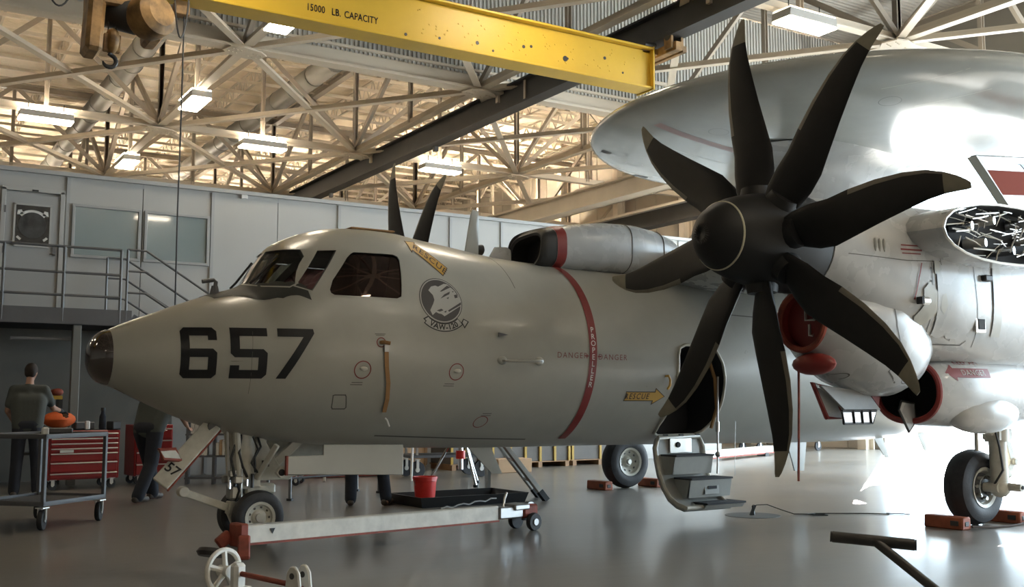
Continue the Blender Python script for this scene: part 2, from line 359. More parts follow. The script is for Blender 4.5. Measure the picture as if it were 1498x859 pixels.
def truss(name, label, pts_dir, c, rng, bays, m1='truss', m2='trussd', skip_top=False):
    """vertical truss in a grid line; pts_dir 'x' or 'y'"""
    t = thing(name, label, 'truss', (0, 0, 0), 0, 'roof trusses', 'structure')
    P = (lambda s, z: (s, c, z)) if pts_dir == 'x' else (lambda s, z: (c, s, z))
    a, b = rng
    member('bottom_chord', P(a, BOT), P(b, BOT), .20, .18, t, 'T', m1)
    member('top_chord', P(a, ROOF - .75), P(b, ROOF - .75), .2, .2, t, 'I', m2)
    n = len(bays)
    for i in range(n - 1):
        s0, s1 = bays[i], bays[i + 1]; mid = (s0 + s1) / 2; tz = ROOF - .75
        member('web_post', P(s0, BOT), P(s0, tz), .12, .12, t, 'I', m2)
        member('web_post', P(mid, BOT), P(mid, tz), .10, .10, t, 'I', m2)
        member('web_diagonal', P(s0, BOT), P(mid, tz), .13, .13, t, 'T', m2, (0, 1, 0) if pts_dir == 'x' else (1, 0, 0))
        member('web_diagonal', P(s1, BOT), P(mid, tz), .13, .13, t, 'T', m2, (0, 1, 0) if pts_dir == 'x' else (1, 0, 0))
    return t
XR = (GX[0] - 5, DOOR_X); YR = (GY[0] - 4, GY[-1] + 2)
for k, y in enumerate(GY):
    truss('roof_truss', ['row of cream roof trusses running along the office wall, far behind the camera', 'cream roof truss running behind the camera', 'cream roof truss above the foreground', 'cream roof truss crossing above the propeller', 'cream roof truss below the ribbed curtain', 'cream roof truss behind the ribbed curtain above the offices', 'cream roof truss over the back of the offices', 'second farthest cream roof truss beyond the offices', 'farthest cream roof truss beyond the offices'][k], 'x', y, XR, GX)
for k, x in enumerate(GX):
    truss('roof_truss', ['far left', 'second far left', 'left', 'hook side', 'runway side', 'dome side', 'door side'][k] + ' roof truss running away from the camera to the end of the hangar', 'y', x, YR, GY)
# horizontal X bracing in the bottom chord plane and gusset plates at the nodes
gus = MB(); gus.prism([(-.42, -.15), (-.2, -.28), (.2, -.28), (.42, -.15), (.42, .15), (.2, .28), (-.2, .28), (-.42, .15)], (0, 0, 0), (1, 0, 0), (0, 1, 0), .03)
for sx in (-1, 1):
    for q in range(3):
        for sy in (-.09, .09): gus.cyl((sx * (.14 + .09 * q), sy, -.01), (sx * (.14 + .09 * q), sy, -.03), .018, n=6)
gme = gus.mesh('gusset_plate', 0, 0); gme.materials.append(M['truss'])
for i in range(len(GX) - 1):
    for j in range(len(GY) - 1):
        br = thing('roof_bracing', 'cream cross bracing in the bay %s, %s' % (['left of the frame', 'far left', 'left of the hook', 'right of the hook', 'over the runway beam', 'over the rotodome', 'by the door'][i], ['far behind the camera', 'behind the camera', 'over the camera', 'over the aircraft', 'just behind the ribbed curtain', 'over the back of the offices', 'added beyond the offices to light the roof', 'added at the far end to light the roof', 'at the very end'][j]), 'bracing', (0, 0, 0), 0, 'roof bracing', 'structure')
        x0, x1, y0, y1 = GX[i], GX[i + 1], GY[j], GY[j + 1]; z = BOT - .02
        member('brace', (x0, y0, z), (x1, y1, z), .16, .13, br, 'T', 'truss'); member('brace', (x0, y1, z - .03), (x1, y0, z - .03), .16, .13, br, 'T', 'truss')
        o = obj('gusset_plate', gme, br); o.location = (x0, y1, BOT - .16); o.rotation_euler = (0, 0, .3)
# ribbed draft curtain hanging from the truss at Y = 20.35
def ribbed(w, h, pitch, depth):
    b = MB(); n = int(w / pitch); P = []
    for i in range(n):
        x = i * pitch; P += [(x, 0), (x + pitch * .42, 0), (x + pitch * .5, depth), (x + pitch * .92, depth)]
    P.append((n * pitch, 0)); vs = []
    for x, y in P: vs += [(x, y, 0), (x, y, h)]
    b.add(vs, [(2 * i, 2 * i + 2, 2 * i + 3, 2 * i + 1) for i in range(len(P) - 1)]); return b
M['curtain'] = mat('ribbed_curtain_grey', (.50, .49, .46), .45, metal=.15)
cu = ribbed(38, ROOF - BOT - .25, .105, .045).build('wall_curtain', 'curtain', None, 0, 0); cu.location = (-13, 20.2, BOT + .22)
tag(cu, 'ribbed metal draft curtain hanging under the roof', 'curtain wall', kind='structure')
bb = thing('curtain_beam', 'cream beam along the bottom of the ribbed curtain', 'beam', kind='structure')
member('beam', (-13, 20.3, BOT + .1), (DOOR_X, 20.3, BOT + .1), .34, .46, bb, 'I', 'truss')
member('rail', (-13, 20.1, BOT + .85), (DOOR_X, 20.1, BOT + .85), .05, .09, bb, 'box', 'truss')
# round ducts above the trusses
for k, (x, lb) in enumerate(((5.75, 'left'), (10.4, 'right'))):
    d = MB().tube([(x, 21, 10.5), (x, 57, 10.5)], .30, 16)
    for i in range(23): d.tube([(x, 21.5 + 1.5 * i, 10.5), (x, 21.58 + 1.5 * i, 10.5)], .315, 16)
    tag(d.build('air_duct', 'duct'), 'round grey air duct above the trusses, the %s one of two' % lb, 'duct', 'air ducts')

# end wall with the tall door opening, far wall, side walls
ew = thing('wall_end', 'beige panelled end wall beside the open hangar door', 'wall', kind='structure')
pw = 1.22; y = DOOR_Y1
pmesh = MB().box((0, 0, 0), (.08, pw - .025, ROOF)).mesh('wall_panel', .01, 0); pmesh.materials.append(M['endwall'])
while y < 58:
    o = obj('wall_panel', pmesh, ew); o.location = (DOOR_X, y + pw / 2, ROOF / 2); y += pw
boxobj('backing', (DOOR_X + .12, (58 + DOOR_Y1) / 2, ROOF / 2), (.1, 58 - DOOR_Y1, ROOF), 'endwall', ew)
for z in (2.2, 4.4, 6.9, 9.2): member('girt', (DOOR_X - .18, DOOR_Y1, z), (DOOR_X - .18, 58, z), .2, .2, ew, 'I', 'truss')
for yy in (DOOR_Y1 + .3, 24.5, 27.8, 31.6, 35.4, 39, 43, 47, 51): member('column', (DOOR_X - .35, yy, 0), (DOOR_X - .35, yy, ROOF - .8), .3, .36, ew, 'I', 'truss')
for y0, z0, y1, z1 in ((20.9, 6.9, 24.5, 4.4), (24.5, 9.2, 27.8, 6.9), (27.8, 9.2, 24.5, 6.9), (31.6, 9.2, 35.4, 6.9), (24.5, 6.9, 27.8, 4.4)): member('brace', (DOOR_X - .3, y0, z0), (DOOR_X - .3, y1, z1), .1, .1, ew, 'T', 'trussd')
hd = thing('wall_header', 'wall above the open hangar door', 'wall', kind='structure')
boxobj('header_wall', (DOOR_X, (DOOR_Y0 + DOOR_Y1) / 2, (DOOR_Z + ROOF) / 2), (.2, DOOR_Y1 - DOOR_Y0, ROOF - DOOR_Z), 'header', hd)
boxobj('lintel', (DOOR_X - .15, (DOOR_Y0 + DOOR_Y1) / 2, DOOR_Z + .2), (.3, DOOR_Y1 - DOOR_Y0, .4), 'truss', hd)
tag(boxobj('wall_end_near', (DOOR_X, (DOOR_Y0 - 15) / 2, ROOF / 2), (.2, DOOR_Y0 + 15, ROOF), 'endwall'), 'plain end wall on the near side of the hangar door', 'wall', kind='structure')
tag(boxobj('wall_far', (2, 59, ROOF / 2), (48, .2, ROOF), 'endwall'), 'beige far wall of the hangar beyond the offices', 'wall', kind='structure')
tag(boxobj('wall_left', (-19, 22, ROOF / 2), (.2, 74, ROOF), 'endwall'), 'beige side wall left of the camera', 'wall', kind='structure')
tag(boxobj('wall_behind', (2, -15, ROOF / 2), (46, .2, ROOF), 'endwall'), 'beige wall behind the camera', 'wall', kind='structure')

# ------------------------------------------------------------------ office block with gallery
FY = 19.6; FT = 5.28
wb = thing('wall_back', 'grey panelled office wall behind the aircraft', 'wall', kind='structure')
SEAMS = [-12.3 + 1.27 * i for i in range(26)]
off = 2.90 - SEAMS[12]; SEAMS = [s + off for s in SEAMS]
pmw = MB().box((0, 0, 0), (1.27 - .012, .08, FT)).mesh('wall_panel', .004, 0); pmw.materials.append(M['wallp'])
smw = MB().box((0, 0, 0), (.055, .03, FT - .04)).mesh('seam_strip', 0, 0); smw.materials.append(M['wallt'])
for i in range(len(SEAMS) - 1):
    if SEAMS[i] > 17: continue
    o = obj('wall_panel', pmw, wb); o.location = ((SEAMS[i] + SEAMS[i + 1]) / 2, FY + .04, FT / 2)
    if i % 2 == 0 or SEAMS[i] > 9: o = obj('seam_strip', smw, wb); o.location = (SEAMS[i], FY - .012, FT / 2)
XE = [s for s in SEAMS if s > 17][0]
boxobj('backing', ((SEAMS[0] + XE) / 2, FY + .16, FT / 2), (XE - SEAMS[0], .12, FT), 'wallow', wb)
boxobj('coping', ((SEAMS[0] + XE) / 2, FY + .05, FT + .03), (XE - SEAMS[0], .24, .07), 'wallt', wb)
boxobj('return_wall', (XE - .06, FY + 5, FT / 2), (.12, 10, FT), 'wallp', wb)
boxobj('office_roof', ((SEAMS[0] + XE) / 2, FY + 8, FT - .05), (XE - SEAMS[0], 16, .08), 'wallt', wb)
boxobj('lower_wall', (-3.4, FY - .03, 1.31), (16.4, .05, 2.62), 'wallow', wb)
# door with emblem
d1 = thing('door_1', 'grey office door with a black emblem poster in its window', 'door', (0, 0, 0), 0, None, 'structure')
boxobj('door_leaf', (2.34, FY - .03, 3.83), (.86, .05, 2.12), 'wallt', d1, .004)
for x in (1.875, 2.805): boxobj('frame', (x, FY - .035, 3.86), (.07, .09, 2.22), 'wallp', d1, .004)
boxobj('frame', (2.34, FY - .035, 4.97), (1.0, .09, .07), 'wallp', d1, .004)
lite = boxobj('window_lite', (2.34, FY - .06, 4.345), (.55, .02, .71), 'poster', d1)
for x0, z0, w, h in ((2.34, 4.705, .60, .03), (2.34, 3.985, .60, .03), (2.055, 4.345, .03, .74), (2.625, 4.345, .03, .74)): boxobj('lite_frame', (x0, FY - .065, z0), (w, .03, h), 'wallp', d1)
def arc_band(cx, cz, r0, r1, a0, a1, y, n=14):
    b = MB(); P = []
    for i in range(n + 1):
        t = math.radians(a0 + (a1 - a0) * i / n); P += [(cx + r0 * math.cos(t), y, cz + r0 * math.sin(t)), (cx + r1 * math.cos(t), y, cz + r1 * math.sin(t))]
    b.add(P, [(2 * i, 2 * i + 1, 2 * i + 3, 2 * i + 2) for i in range(n)]); return b
em = arc_band(2.34, 4.28, .275, .335, 130, 50, FY - .0725)
em.add([(2.10, FY - .0725, 4.60), (2.16, FY - .0725, 4.61), (2.19, FY - .0725, 4.53), (2.09, FY - .0725, 4.52)], [(0, 1, 2, 3)]); em.add([(2.58, FY - .0725, 4.60), (2.52, FY - .0725, 4.61), (2.49, FY - .0725, 4.53), (2.59, FY - .0725, 4.52)], [(0, 1, 2, 3)])
for a in (arc_band(2.34, 4.36, .30, .34, 222, 236, FY - .0725, 4), arc_band(2.34, 4.36, .30, .34, 304, 318, FY - .0725, 4)): em.add(a.v, a.f)
em.build('emblem_scroll', 'bookw', lite, 0, 0)
MB().lathe([(.002, 0), (.225, 0), (.225, .004), (.002, .004)], (2.34, FY - .0745, 4.35), (0, 1, 0), 28).build('emblem_disc', 'posterg', lite, 0, 0)
hb_ = boxobj('lock_plate', (2.70, FY - .065, 3.93), (.05, .03, .17), 'railing', d1)
MB().tube([(2.70, FY - .08, 3.86), (2.70, FY - .12, 3.86), (2.62, FY - .12, 3.86)], .012, 6).build('handle', 'chrome', hb_)
for z in (4.6, 3.9, 3.1): boxobj('hinge', (1.90, FY - .075, z), (.03, .02, .12), 'railing', d1)
boxobj('closer', (2.36, FY - .08, 4.955), (.1, .03, .03), 'blackp', d1)
for k, (x0, x1, z0, z1, lb) in enumerate(((3.02, 4.10, 3.90, 4.76, 'office window beside the door'), (4.25, 5.34, 3.90, 4.75, 'office window above the stairs'))):
    w = thing('window_%d' % (k + 1), lb + ' with pale reflecting glass', 'window', kind='structure')
    boxobj('pane', ((x0 + x1) / 2, FY - .008, (z0 + z1) / 2), (x1 - x0, .012, z1 - z0), 'pane', w)
    for c, s in ((((x0 + x1) / 2, FY - .02, z1 + .02), (x1 - x0 + .1, .05, .05)), (((x0 + x1) / 2, FY - .02, z0 - .02), (x1 - x0 + .1, .05, .05)), ((x0 - .02, FY - .02, (z0 + z1) / 2), (.05, .05, z1 - z0)), ((x1 + .02, FY - .02, (z0 + z1) / 2), (.05, .05, z1 - z0))): boxobj('window_frame', c, s, 'wallt', w, .005)
tag(boxobj('exit_sign', (6.03, FY - .03, 5.25), (.12, .04, .1), 'bookw', None, .006), 'small white plate at the top of the office wall', 'sign')
# gallery platform, columns, railing, stair
gp = thing('gallery_platform', 'grey steel gallery platform in front of the office door', 'platform', kind='structure')
boxobj('deck', (-2.2, FY - .72, 2.70), (11.9, 1.40, .06), 'greysteel', gp)
boxobj('fascia', (-2.2, FY - 1.42, 2.71), (11.9, .04, .26), 'greysteel', gp)
boxobj('soffit', (-2.2, FY - .72, 2.58), (11.9, 1.38, .02), 'dark', gp)
for x in (-3.9, -.5, 2.92): boxobj('column', (x, FY - 1.34, 1.29), (.13, .13, 2.58), 'wallow', gp, .008)
boxobj('pipe_support', (2.4, FY - 1.3, 2.34), (.9, .04, .04), 'railing', gp)
rl = thing('gallery_railing', 'grey pipe railing along the gallery platform', 'railing', (0, FY - 1.42, 0))
for x in (-.86, .02, .90, 1.79, 2.68, 3.56): MB().cyl((x, 0, 2.62), (x, 0, 3.84), .024, n=8).build('post', 'railing', rl)
for z in (3.84, 3.42, 3.05): MB().cyl((-1.8, 0, z), (3.56, 0, z), .022, n=8).build('rail', 'railing', rl)
st = thing('gallery_stair', 'steel stair with pipe handrails going down from the gallery', 'stair', (3.74, FY - 1.42, 0))
sl = -.625
for y in (.05, 1.15): MB().bar((0, y, 2.68), (4.2, y, 2.68 + sl * 4.2), .05, .24).build('stringer', 'greysteel', st)
for i in range(13): boxobj('tread', (.16 + .31 * i, .6, 2.52 - .194 * i), (.28, 1.06, .04), 'greysteel', st)
for k, y in enumerate((0, 1.2)):
    dx = 0 if k == 0 else -.1
    for dz in (1.14, .78, .42): MB().tube([(-.08 + dx, y, 2.72 + dz), (.22 + dx, y, 2.72 + dz), (4.2, y, 2.72 + dz + sl * 4.0)], .02, 8).build('handrail', 'railing', st)
    MB().cyl((-.08 + dx, y, 2.6), (-.08 + dx, y, 3.86), .022, n=8).build('post', 'railing', st)
    for q in (1.3, 2.5, 3.7): MB().cyl((q, y, 2.6 + sl * q), (q, y, 3.72 + sl * (q - .2)), .02, n=8).build('post', 'railing', st)
# second, smaller rail seen behind the first
# ------------------------------------------------------------------ overhead crane
cr = thing('overhead_crane', 'yellow overhead crane bridge marked 15000 LB. CAPACITY', 'crane', (0, 14.72, 0))
gb = MB(); x0, x1 = -14, 11.93
gb.box(((x0 + x1) / 2, 0, 7.365), (x1 - x0, .30, .68)); gb.box(((x0 + x1) / 2, 0, 7.735), (x1 - x0, .52, .04)); gb.box(((x0 + x1) / 2, 0, 7.01), (x1 - x0, .44, .035))
gird = gb.build('girder', 'crane', cr, .006)
boxobj('end_plate', (11.94, 0, 7.37), (.03, .5, .8), 'crane', cr)
for wd_, xw in (('15000', 5.50), ('LB.', 5.83), ('CAPACITY', 6.24)): flat_text('capacity_marking', wd_, .155, (xw, -.152, 7.215), (1, 0, 0), (0, 0, 1), 'blackpaint', gird, .002, 1.05, .003, .74)
rb = MB()
for x, z in ((7.0, 7.1), (7.6, 7.15), (8.3, 7.2), (8.6, 7.12), (9.2, 7.3), (9.35, 7.33), (10.1, 7.25), (10.9, 7.4), (11.3, 7.2)): rb.cyl((x, -.15, z), (x, -.156, z), .02 + .02 * random.random(), n=8)
rb.cyl((10.05, -.15, 7.24), (10.05, -.157, 7.24), .05, n=12); rb.build('chipped_spot', 'darksteel', gird, 0, 0)['kind'] = 'stuff'
rt = MB()
for i in range(60): rt.sphere((7 + 4.6 * random.random(), -.151, 7.15 + .45 * random.random()), (.018, .008, .014), 6)
rt.build('paint_blister', 'crane', gird)['kind'] = 'stuff'
boxobj('stop_bracket', (8.1, -.05, 7.80), (.28, .06, .05), 'craneold', cr, 0, Euler((0, -.3, 0)).to_matrix()); boxobj('stop_post', (8.12, -.05, 7.76), (.06, .08, .12), 'darksteel', cr)
tk = MB(); tk.box((12.2, 0, 7.72), (.16, 1.3, .16)); tk.box((12.0, 0, 7.72), (.5, .3, .12)); tk.box((12.42, 0, 7.72), (.1, 1.1, .12)); tk.build('end_truck', 'craneold', cr, .01)
for y in (-.5, .5):
    for x in (12.08, 12.32): MB().cyl((x - .03, y, 7.92), (x + .03, y, 7.92), .09, n=12).build('trolley_wheel', 'darksteel', cr); MB().box((x, y, 7.80), (.05, .2, .24)).build('wheel_bracket', 'craneold', cr)
MB().cyl((11.75, -.2, 7.80), (12.0, -.2, 7.80), .06, n=10).build('drive_motor', 'darksteel', cr)
rw = thing('crane_runway_beam', 'black steel crane runway beam crossing the hangar under the roof', 'beam', (12.2, 0, 0), 0, 'crane runways')
rwb = MB(); rwb.box((0, 17, 8.20), (.06, 52, .52)); rwb.box((0, 17, 7.93), (.34, 52, .05)); rwb.box((0, 17, 8.46), (.30, 52, .04)); rwb.build('beam', 'runway', rw)
for y in GY:
    if y > 6: boxobj('hanger', (-.02, y, 8.5), (.14, .1, .6), 'truss', rw); boxobj('clip', (.1, y + 3.4, 7.88), (.1, .12, .2), 'darksteel', rw)
boxobj('splice_plate', (-.05, 19.2, 8.2), (.03, .06, .56), 'truss', rw)
r2 = thing('crane_runway_beam', 'cream crane runway beam low over the end of the offices', 'beam', (18.2, 0, 0), 0, 'crane runways')
rb2 = MB(); rb2.box((0, 27, 7.4), (.08, 30, .5)); rb2.box((0, 27, 7.15), (.42, 30, .06)); rb2.box((0, 27, 7.66), (.42, 30, .06)); rb2.build('beam', 'truss', r2)
r3 = thing('crane_runway_beam', 'black lower runway beam nearest the end wall', 'beam', (20.6, 0, 0), 0, 'crane runways')
rb3 = MB(); rb3.box((0, 27, 7.0), (.08, 30, .5)); rb3.box((0, 27, 6.75), (.42, 30, .06)); rb3.build('beam', 'runway', r3)
boxobj('top_flange', (0, 27, 7.28), (.42, 30, .08), 'truss', r3)
# hoist with hook
ho = thing('crane_hoist', 'ochre crane hoist with cable drum and hook block', 'hoist', (2.75, 14.72, 0))
hbm = MB(); hbm.box((0, 0, 6.80), (.9, .55, .32)); hbm.build('trolley_frame', 'craneold', ho, .03)
for x0, z0, z1, ry in ((-.36, 5.98, 6.9, .04), (.38, 6.25, 6.9, -.10)):
    boxobj('side_plate', (x0, -.05, (z0 + z1) / 2), (.22, .5, z1 - z0), 'craneold', ho, .05, Euler((0, ry, 0)).to_matrix())
MB().lathe([(.02, -.30), (.20, -.30), (.24, -.24), (.24, .20), (.2, .3), (.02, .3)], (.03, -.05, 6.62), (.75, -.5, -.25), 22).build('cable_drum', 'blackp', ho)
MB().lathe([(.02, 0), (.26, 0), (.31, .1), (.30, .34), (.2, .42), (.02, .42)], (.24, -.16, 6.52), (.3, -.6, .10), 22).build('motor_housing', 'craneold', ho)
hk = MB(); hk.lathe([(.02, -.07), (.15, -.06), (.18, 0), (.15, .06), (.02, .07)], (-.12, -.08, 6.20), (1, .1, 0), 20); hk.box((-.12, -.08, 6.17), (.22, .1, .24)); blk = hk.build('hook_block', 'craneold', ho, .01)
for x in (-.17, -.07): MB().cyl((x, -.08, 6.25), (x, -.08, 6.9), .012, n=6).build('hoist_cable', 'darksteel', ho)
MB().tube([(-.12, -.08, 6.06)] + [(-.12 - .02 + .085 * math.sin(t) * 1.0, -.08, 5.92 + .085 * math.cos(t)) for t in [i * .35 for i in range(0, 14)]], [.03] * 12 + [.026, .02, .01], 8).build('hook', 'hook', blk)
# festoon cable and pendant control cable
for xa, xb, zb_, lb in ((1.25, 1.62, 6.48, 'festoon cable loop nearest the left edge below the crane'), (1.68, 2.12, 6.44, 'festoon cable loop just left of the hoist'), (3.36, 3.56, 6.30, 'festoon cable loop between the hoist and the hanging control cable')):
    fo = MB().tube([(xa + (xb - xa) * i / 12, 0, 6.95 - (6.95 - zb_) * math.sin(PI * i / 12) ** .7) for i in range(13)], .012, 6).build('festoon_cable', 'blackp'); fo.location = (0, 14.3, 0); tag(fo, lb, 'cable', 'festoon loops')
pc = thing('pendant_cable', 'long black crane control cable hanging straight down', 'cable', (3.6, 14.72, 0))
MB().tube([(0, 0, 6.95), (.005, 0, 5.5), (0, 0, 4), (.01, 0, 2.6), (0, 0, 2.35)], .011, 6).build('cable', 'blackp', pc); boxobj('cable_box', (-.04, 0, 6.86), (.2, .18, .2), 'craneold', pc, .01); boxobj('control_box', (0, 0, 2.22), (.09, .07, .26), 'blackp', pc, .01)

# ------------------------------------------------------------------ roof lamps
def lamp(x, y, along, label, z=8.22, far=False):
    t = thing('roof_lamp', label, 'lamp', (x, y, z), 0 if along == 'x' else PI / 2, 'roof lamps')
    h = MB(); h.prism([(-.62, 0), (.62, 0), (.60, .16), (-.60, .16)], (0, 0, 0), (1, 0, 0), (0, 0, 1), .46); h.build('housing', 'lamphouse', t, .01)
    for xx in (-.4, .4): MB().cyl((xx, 0, .15), (xx, 0, .42), .012, n=6).build('hanger', 'darksteel', t)
    boxobj('lens', (0, 0, -.02), (1.22, .44, .035), 'lens', t, .008); boxobj('added_uplight', (0, 0, .175), (1.16, .44, .02), 'addglow2' if y > 36 or far else 'uplens' if y > 20.4 else 'addglow3', t)  # glowing top face is added to light the roof deck
    return t
MX = [(GX[i] + GX[i + 1]) / 2 for i in range(len(GX) - 1)]; MY = [(GY[j] + GY[j + 1]) / 2 for j in range(len(GY) - 1)]
seen = {('x', 2, 5): 'bright roof lamp at the far left edge above the office wall', ('y', 3, 4): 'bright roof lamp behind the hanging control cable', ('y', 3, 5): 'small bright roof lamp farthest back above the office windows', ('x', 3, 5): 'bright roof lamp right of the hanging control cable', ('y', 3, 3): 'bright roof lamp half hidden by the yellow crane', ('x', 4, 5): 'bright roof lamp above the far black propeller blades', ('x', 4, 3): 'bright roof lamp between the two upper propeller blades'}
for i, x in enumerate(MX):
    for j, yy in enumerate(GY):
        if j in (1, 3, 5, 7, 8) and (i in (0, 2, 3, 4, 5)) and not (i == 5 and j >= 5): 
            yq = yy + {5: -.05, 3: -.1, 1: 0, 7: 0, 8: 0}[j]  # rows past the offices are added unseen to light the deck
            lamp(x, yq, 'x', seen.get(('x', i, j), 'roof lamp out of the frame on the %s bay, row %s' % (['far left', 'second', 'left', 'middle', 'right', 'door'][i], ['', 'behind the camera', '', 'over the aircraft', '', 'over the offices', '', 'added beyond the offices to light the roof', 'added at the far end to light the roof'][j])))
for i, j in ((3, 1), (3, 3), (3, 4), (3, 5), (5, 3), (1, 3), (1, 4)):
    yq = {1: MY[1], 3: 17.9, 4: 24.1, 5: 31.4}[j]
    lamp(GX[i], yq, 'y', seen.get(('y', i, j), 'roof lamp out of the frame under the %s, %s' % (['', 'left truss', '', 'hook truss', '', 'dome truss'][i], ['', 'behind the camera', '', 'over the aircraft', 'over the curtain', 'at the back'][j])))
for x, yq, lb in ((19.8, 22.0, 'added roof lamp hidden behind the left rim of the rotodome'), (22.3, 23.2, 'added roof lamp hidden behind the propeller hub near the end wall'), (19.8, 35.2, 'added roof lamp hidden below the office wall top near the runway beams'), (22.3, 35.2, 'added roof lamp hidden below the office wall top by the end wall')): lamp(x, yq, 'x', lb, far=True)  # unseen lamps added to brighten the end wall and roof
# ------------------------------------------------------------------ the aircraft (local x aft, y starboard, z up)
FUS=[ # x, ztop, zbot, halfwidth, zmid
(-8.42,1.975,1.475,.25,1.72),(-8.25,2.055,1.395,.37,1.72),(-8.05,2.135,1.30,.485,1.725),(-7.8,2.235,1.19,.61,1.735),(-7.5,2.345,1.085,.745,1.75),(-7.30,2.405,1.03,.81,1.765),
(-7.19,2.46,1.01,.84,1.77),(-7.09,2.63,.99,.865,1.78),(-6.99,2.785,.97,.895,1.79),(-6.90,2.875,.955,.915,1.795),(-6.76,2.945,.94,.945,1.81),(-6.58,3.015,.92,.97,1.83),(-6.35,3.07,.90,1.0,1.85),(-6.05,3.095,.88,1.025,1.86),(-5.75,3.09,.865,1.035,1.86),(-5.4,3.045,.85,1.04,1.86),(-5.0,2.995,.838,1.04,1.86),
(-4.5,2.93,.83,1.04,1.86),(-4.0,2.90,.825,1.04,1.86),(-3.0,2.89,.82,1.04,1.86),(-1.0,2.89,.80,1.04,1.86),(1.0,2.89,.78,1.04,1.86),(2.5,2.88,.82,1.02,1.87),(4.0,2.86,.95,.95,1.92),(6.0,2.78,1.27,.72,2.05),(8.0,2.68,1.75,.42,2.2),(9.0,2.6,2.05,.22,2.32)]
def _pchip(xs,ys,x):
    n=len(xs)
    if x<=xs[0]: return ys[0]
    if x>=xs[-1]: return ys[-1]
    k=0
    while xs[k+1]<x: k+=1
    h=[xs[i+1]-xs[i] for i in range(n-1)]; d=[(ys[i+1]-ys[i])/h[i] for i in range(n-1)]
    def m(i):
        if i==0: return d[0]
        if i==n-1: return d[-1]
        if d[i-1]*d[i]<=0: return 0.
        w1=2*h[i]+h[i-1]; w2=h[i]+2*h[i-1]
        return (w1+w2)/(w1/d[i-1]+w2/d[i])
    t=(x-xs[k])/h[k]; m0,m1=m(k),m(k+1)
    return (2*t**3-3*t*t+1)*ys[k]+(t**3-2*t*t+t)*h[k]*m0+(-2*t**3+3*t*t)*ys[k+1]+(t**3-t*t)*h[k]*m1
_c=list(zip(*FUS))
def fus(x): return tuple(_pchip(_c[0],_c[i],x) for i in (1,2,3,4))
def fpt(x,phi):  # phi 0 = port side (-y), pi/2 top
    zt,zb,hw,zc=fus(x); s=math.sin(phi)
    return (x,-hw*math.cos(phi), zc+((zt-zc) if s>=0 else (zc-zb))*s)
ac = thing('turboprop_aircraft', 'grey twin turboprop radar aircraft numbered 657 with a rotodome', 'aircraft', (10.27, 10.21, 0), .0317)
NPH = 64
xs = [-8.42 + .02 * i for i in range(3)] + [-8.36 + (-7.35 + 8.36) * i / 16 for i in range(1, 17)] + [-7.35 + (1.0) * i / 28 for i in range(1, 29)] + [-6.35 + 3.35 * i / 30 for i in range(1, 31)] + [-3.0 + 5.5 * i / 18 for i in range(1, 19)] + [2.5 + 6.5 * i / 18 for i in range(1, 19)]
fb = MB(); fb.loft([[fpt(x, 2 * PI * k / NPH) for k in range(NPH)] for x in xs])
fuse = fb.build('fuselage', ['skin', 'cabin', 'dark'], ac, 0, 50)
FB = bvh_of(fuse)                          # skin before the openings are cut
def sideP(a, b): return (a, -3., b)
YD = (0, 1, 0)
W2p = [(-6.955, 2.385), (-6.81, 2.335), (-6.483, 2.774), (-6.67, 2.762)]
W3p = [(-6.661, 2.36), (-6.655, 2.325), (-6.62, 2.303), (-6.01, 2.297), (-5.96, 2.32), (-5.95, 2.36), (-5.882, 2.705), (-5.892, 2.745), (-5.93, 2.765), (-6.34, 2.760), (-6.375, 2.742), (-6.428, 2.695), (-6.619, 2.456)]
W1p = [(-.03, 2.45), (-.04, 2.785), (-.52, 2.772), (-.55, 2.75), (-.735, 2.41), (-.72, 2.375), (-.46, 2.395)]
DRp = [(-2.49, 1.4), (-2.515, 1.85), (-2.49, 1.93), (-2.40, 1.968), (-2.02, 1.962), (-1.93, 1.92), (-1.83, 1.78), (-1.765, 1.6), (-1.71, 1.3), (-1.70, 1.1), (-1.735, .985), (-1.80, .945), (-2.36, .94), (-2.46, .97), (-2.50, 1.07)]
def cutter(poly, axis, lo, hi, mats, sgn=1):
    b = MB(); n = len(poly)
    if axis == 'y': P = [(a, sgn * lo, c) for a, c in poly] + [(a, sgn * hi, c) for a, c in poly]
    else: P = [(lo, sgn * a, c) for a, c in poly] + [(hi, sgn * a, c) for a, c in poly]
    b.add(P, [tuple(range(n))[::-1], tuple(range(n, 2 * n))] + [(i, (i + 1) % n, n + (i + 1) % n, n + i) for i in range(n)])
    return b.build('cutter', mats, ac, 0, 0)
cv = MB(); rings = []
for i in range(25):
    x = -7.16 + (7.16 - 5.72) * i / 24; zt, zb, hw, zc = fus(x); r = []
    for k in range(40):
        p = 2 * PI * k / 40; s = math.sin(p); z = zc + (zt - .055 - zc if s >= 0 else zc - zb) * s; yy = -(hw - .055) * math.cos(p)
        if z < 2.15: z = 2.15 + .0005 * k / 40; yy *= .9 if abs(yy) > .8 else 1
        r.append((x, yy, z))
    rings.append(r)
cvb = MB()
zs = lambda x: fus(x)
rings = []
for i in range(25):
    x = -7.17 + (7.17 - 5.72) * i / 24; zt, zb, hw, zc = fus(x); a = hw - .055; h = zt - .055 - zc; s0 = (2.16 - zc) / h; t0 = math.asin(min(.98, s0)); r = []
    for k in range(25):
        p = t0 + (PI - 2 * t0) * k / 24; r.append((x, -a * math.cos(p), zc + h * math.sin(p)))
    rings.append(r)
cvb.loft(rings); cavity = cvb.build('cavity', 'cabin', ac, 0, 0)
cuts = [cavity]
cm = ['cabin']
for sg in (1, -1): cuts += [cutter(W2p, 'y', -2, -.3, cm, sg), cutter(W3p, 'y', -2, -.3, cm, sg), cutter(W1p, 'x', -7.7, -6.80, cm, sg)]
cuts.append(cutter(DRp, 'y', -2, -.30, ['dark']))
boolean(fuse, cuts)
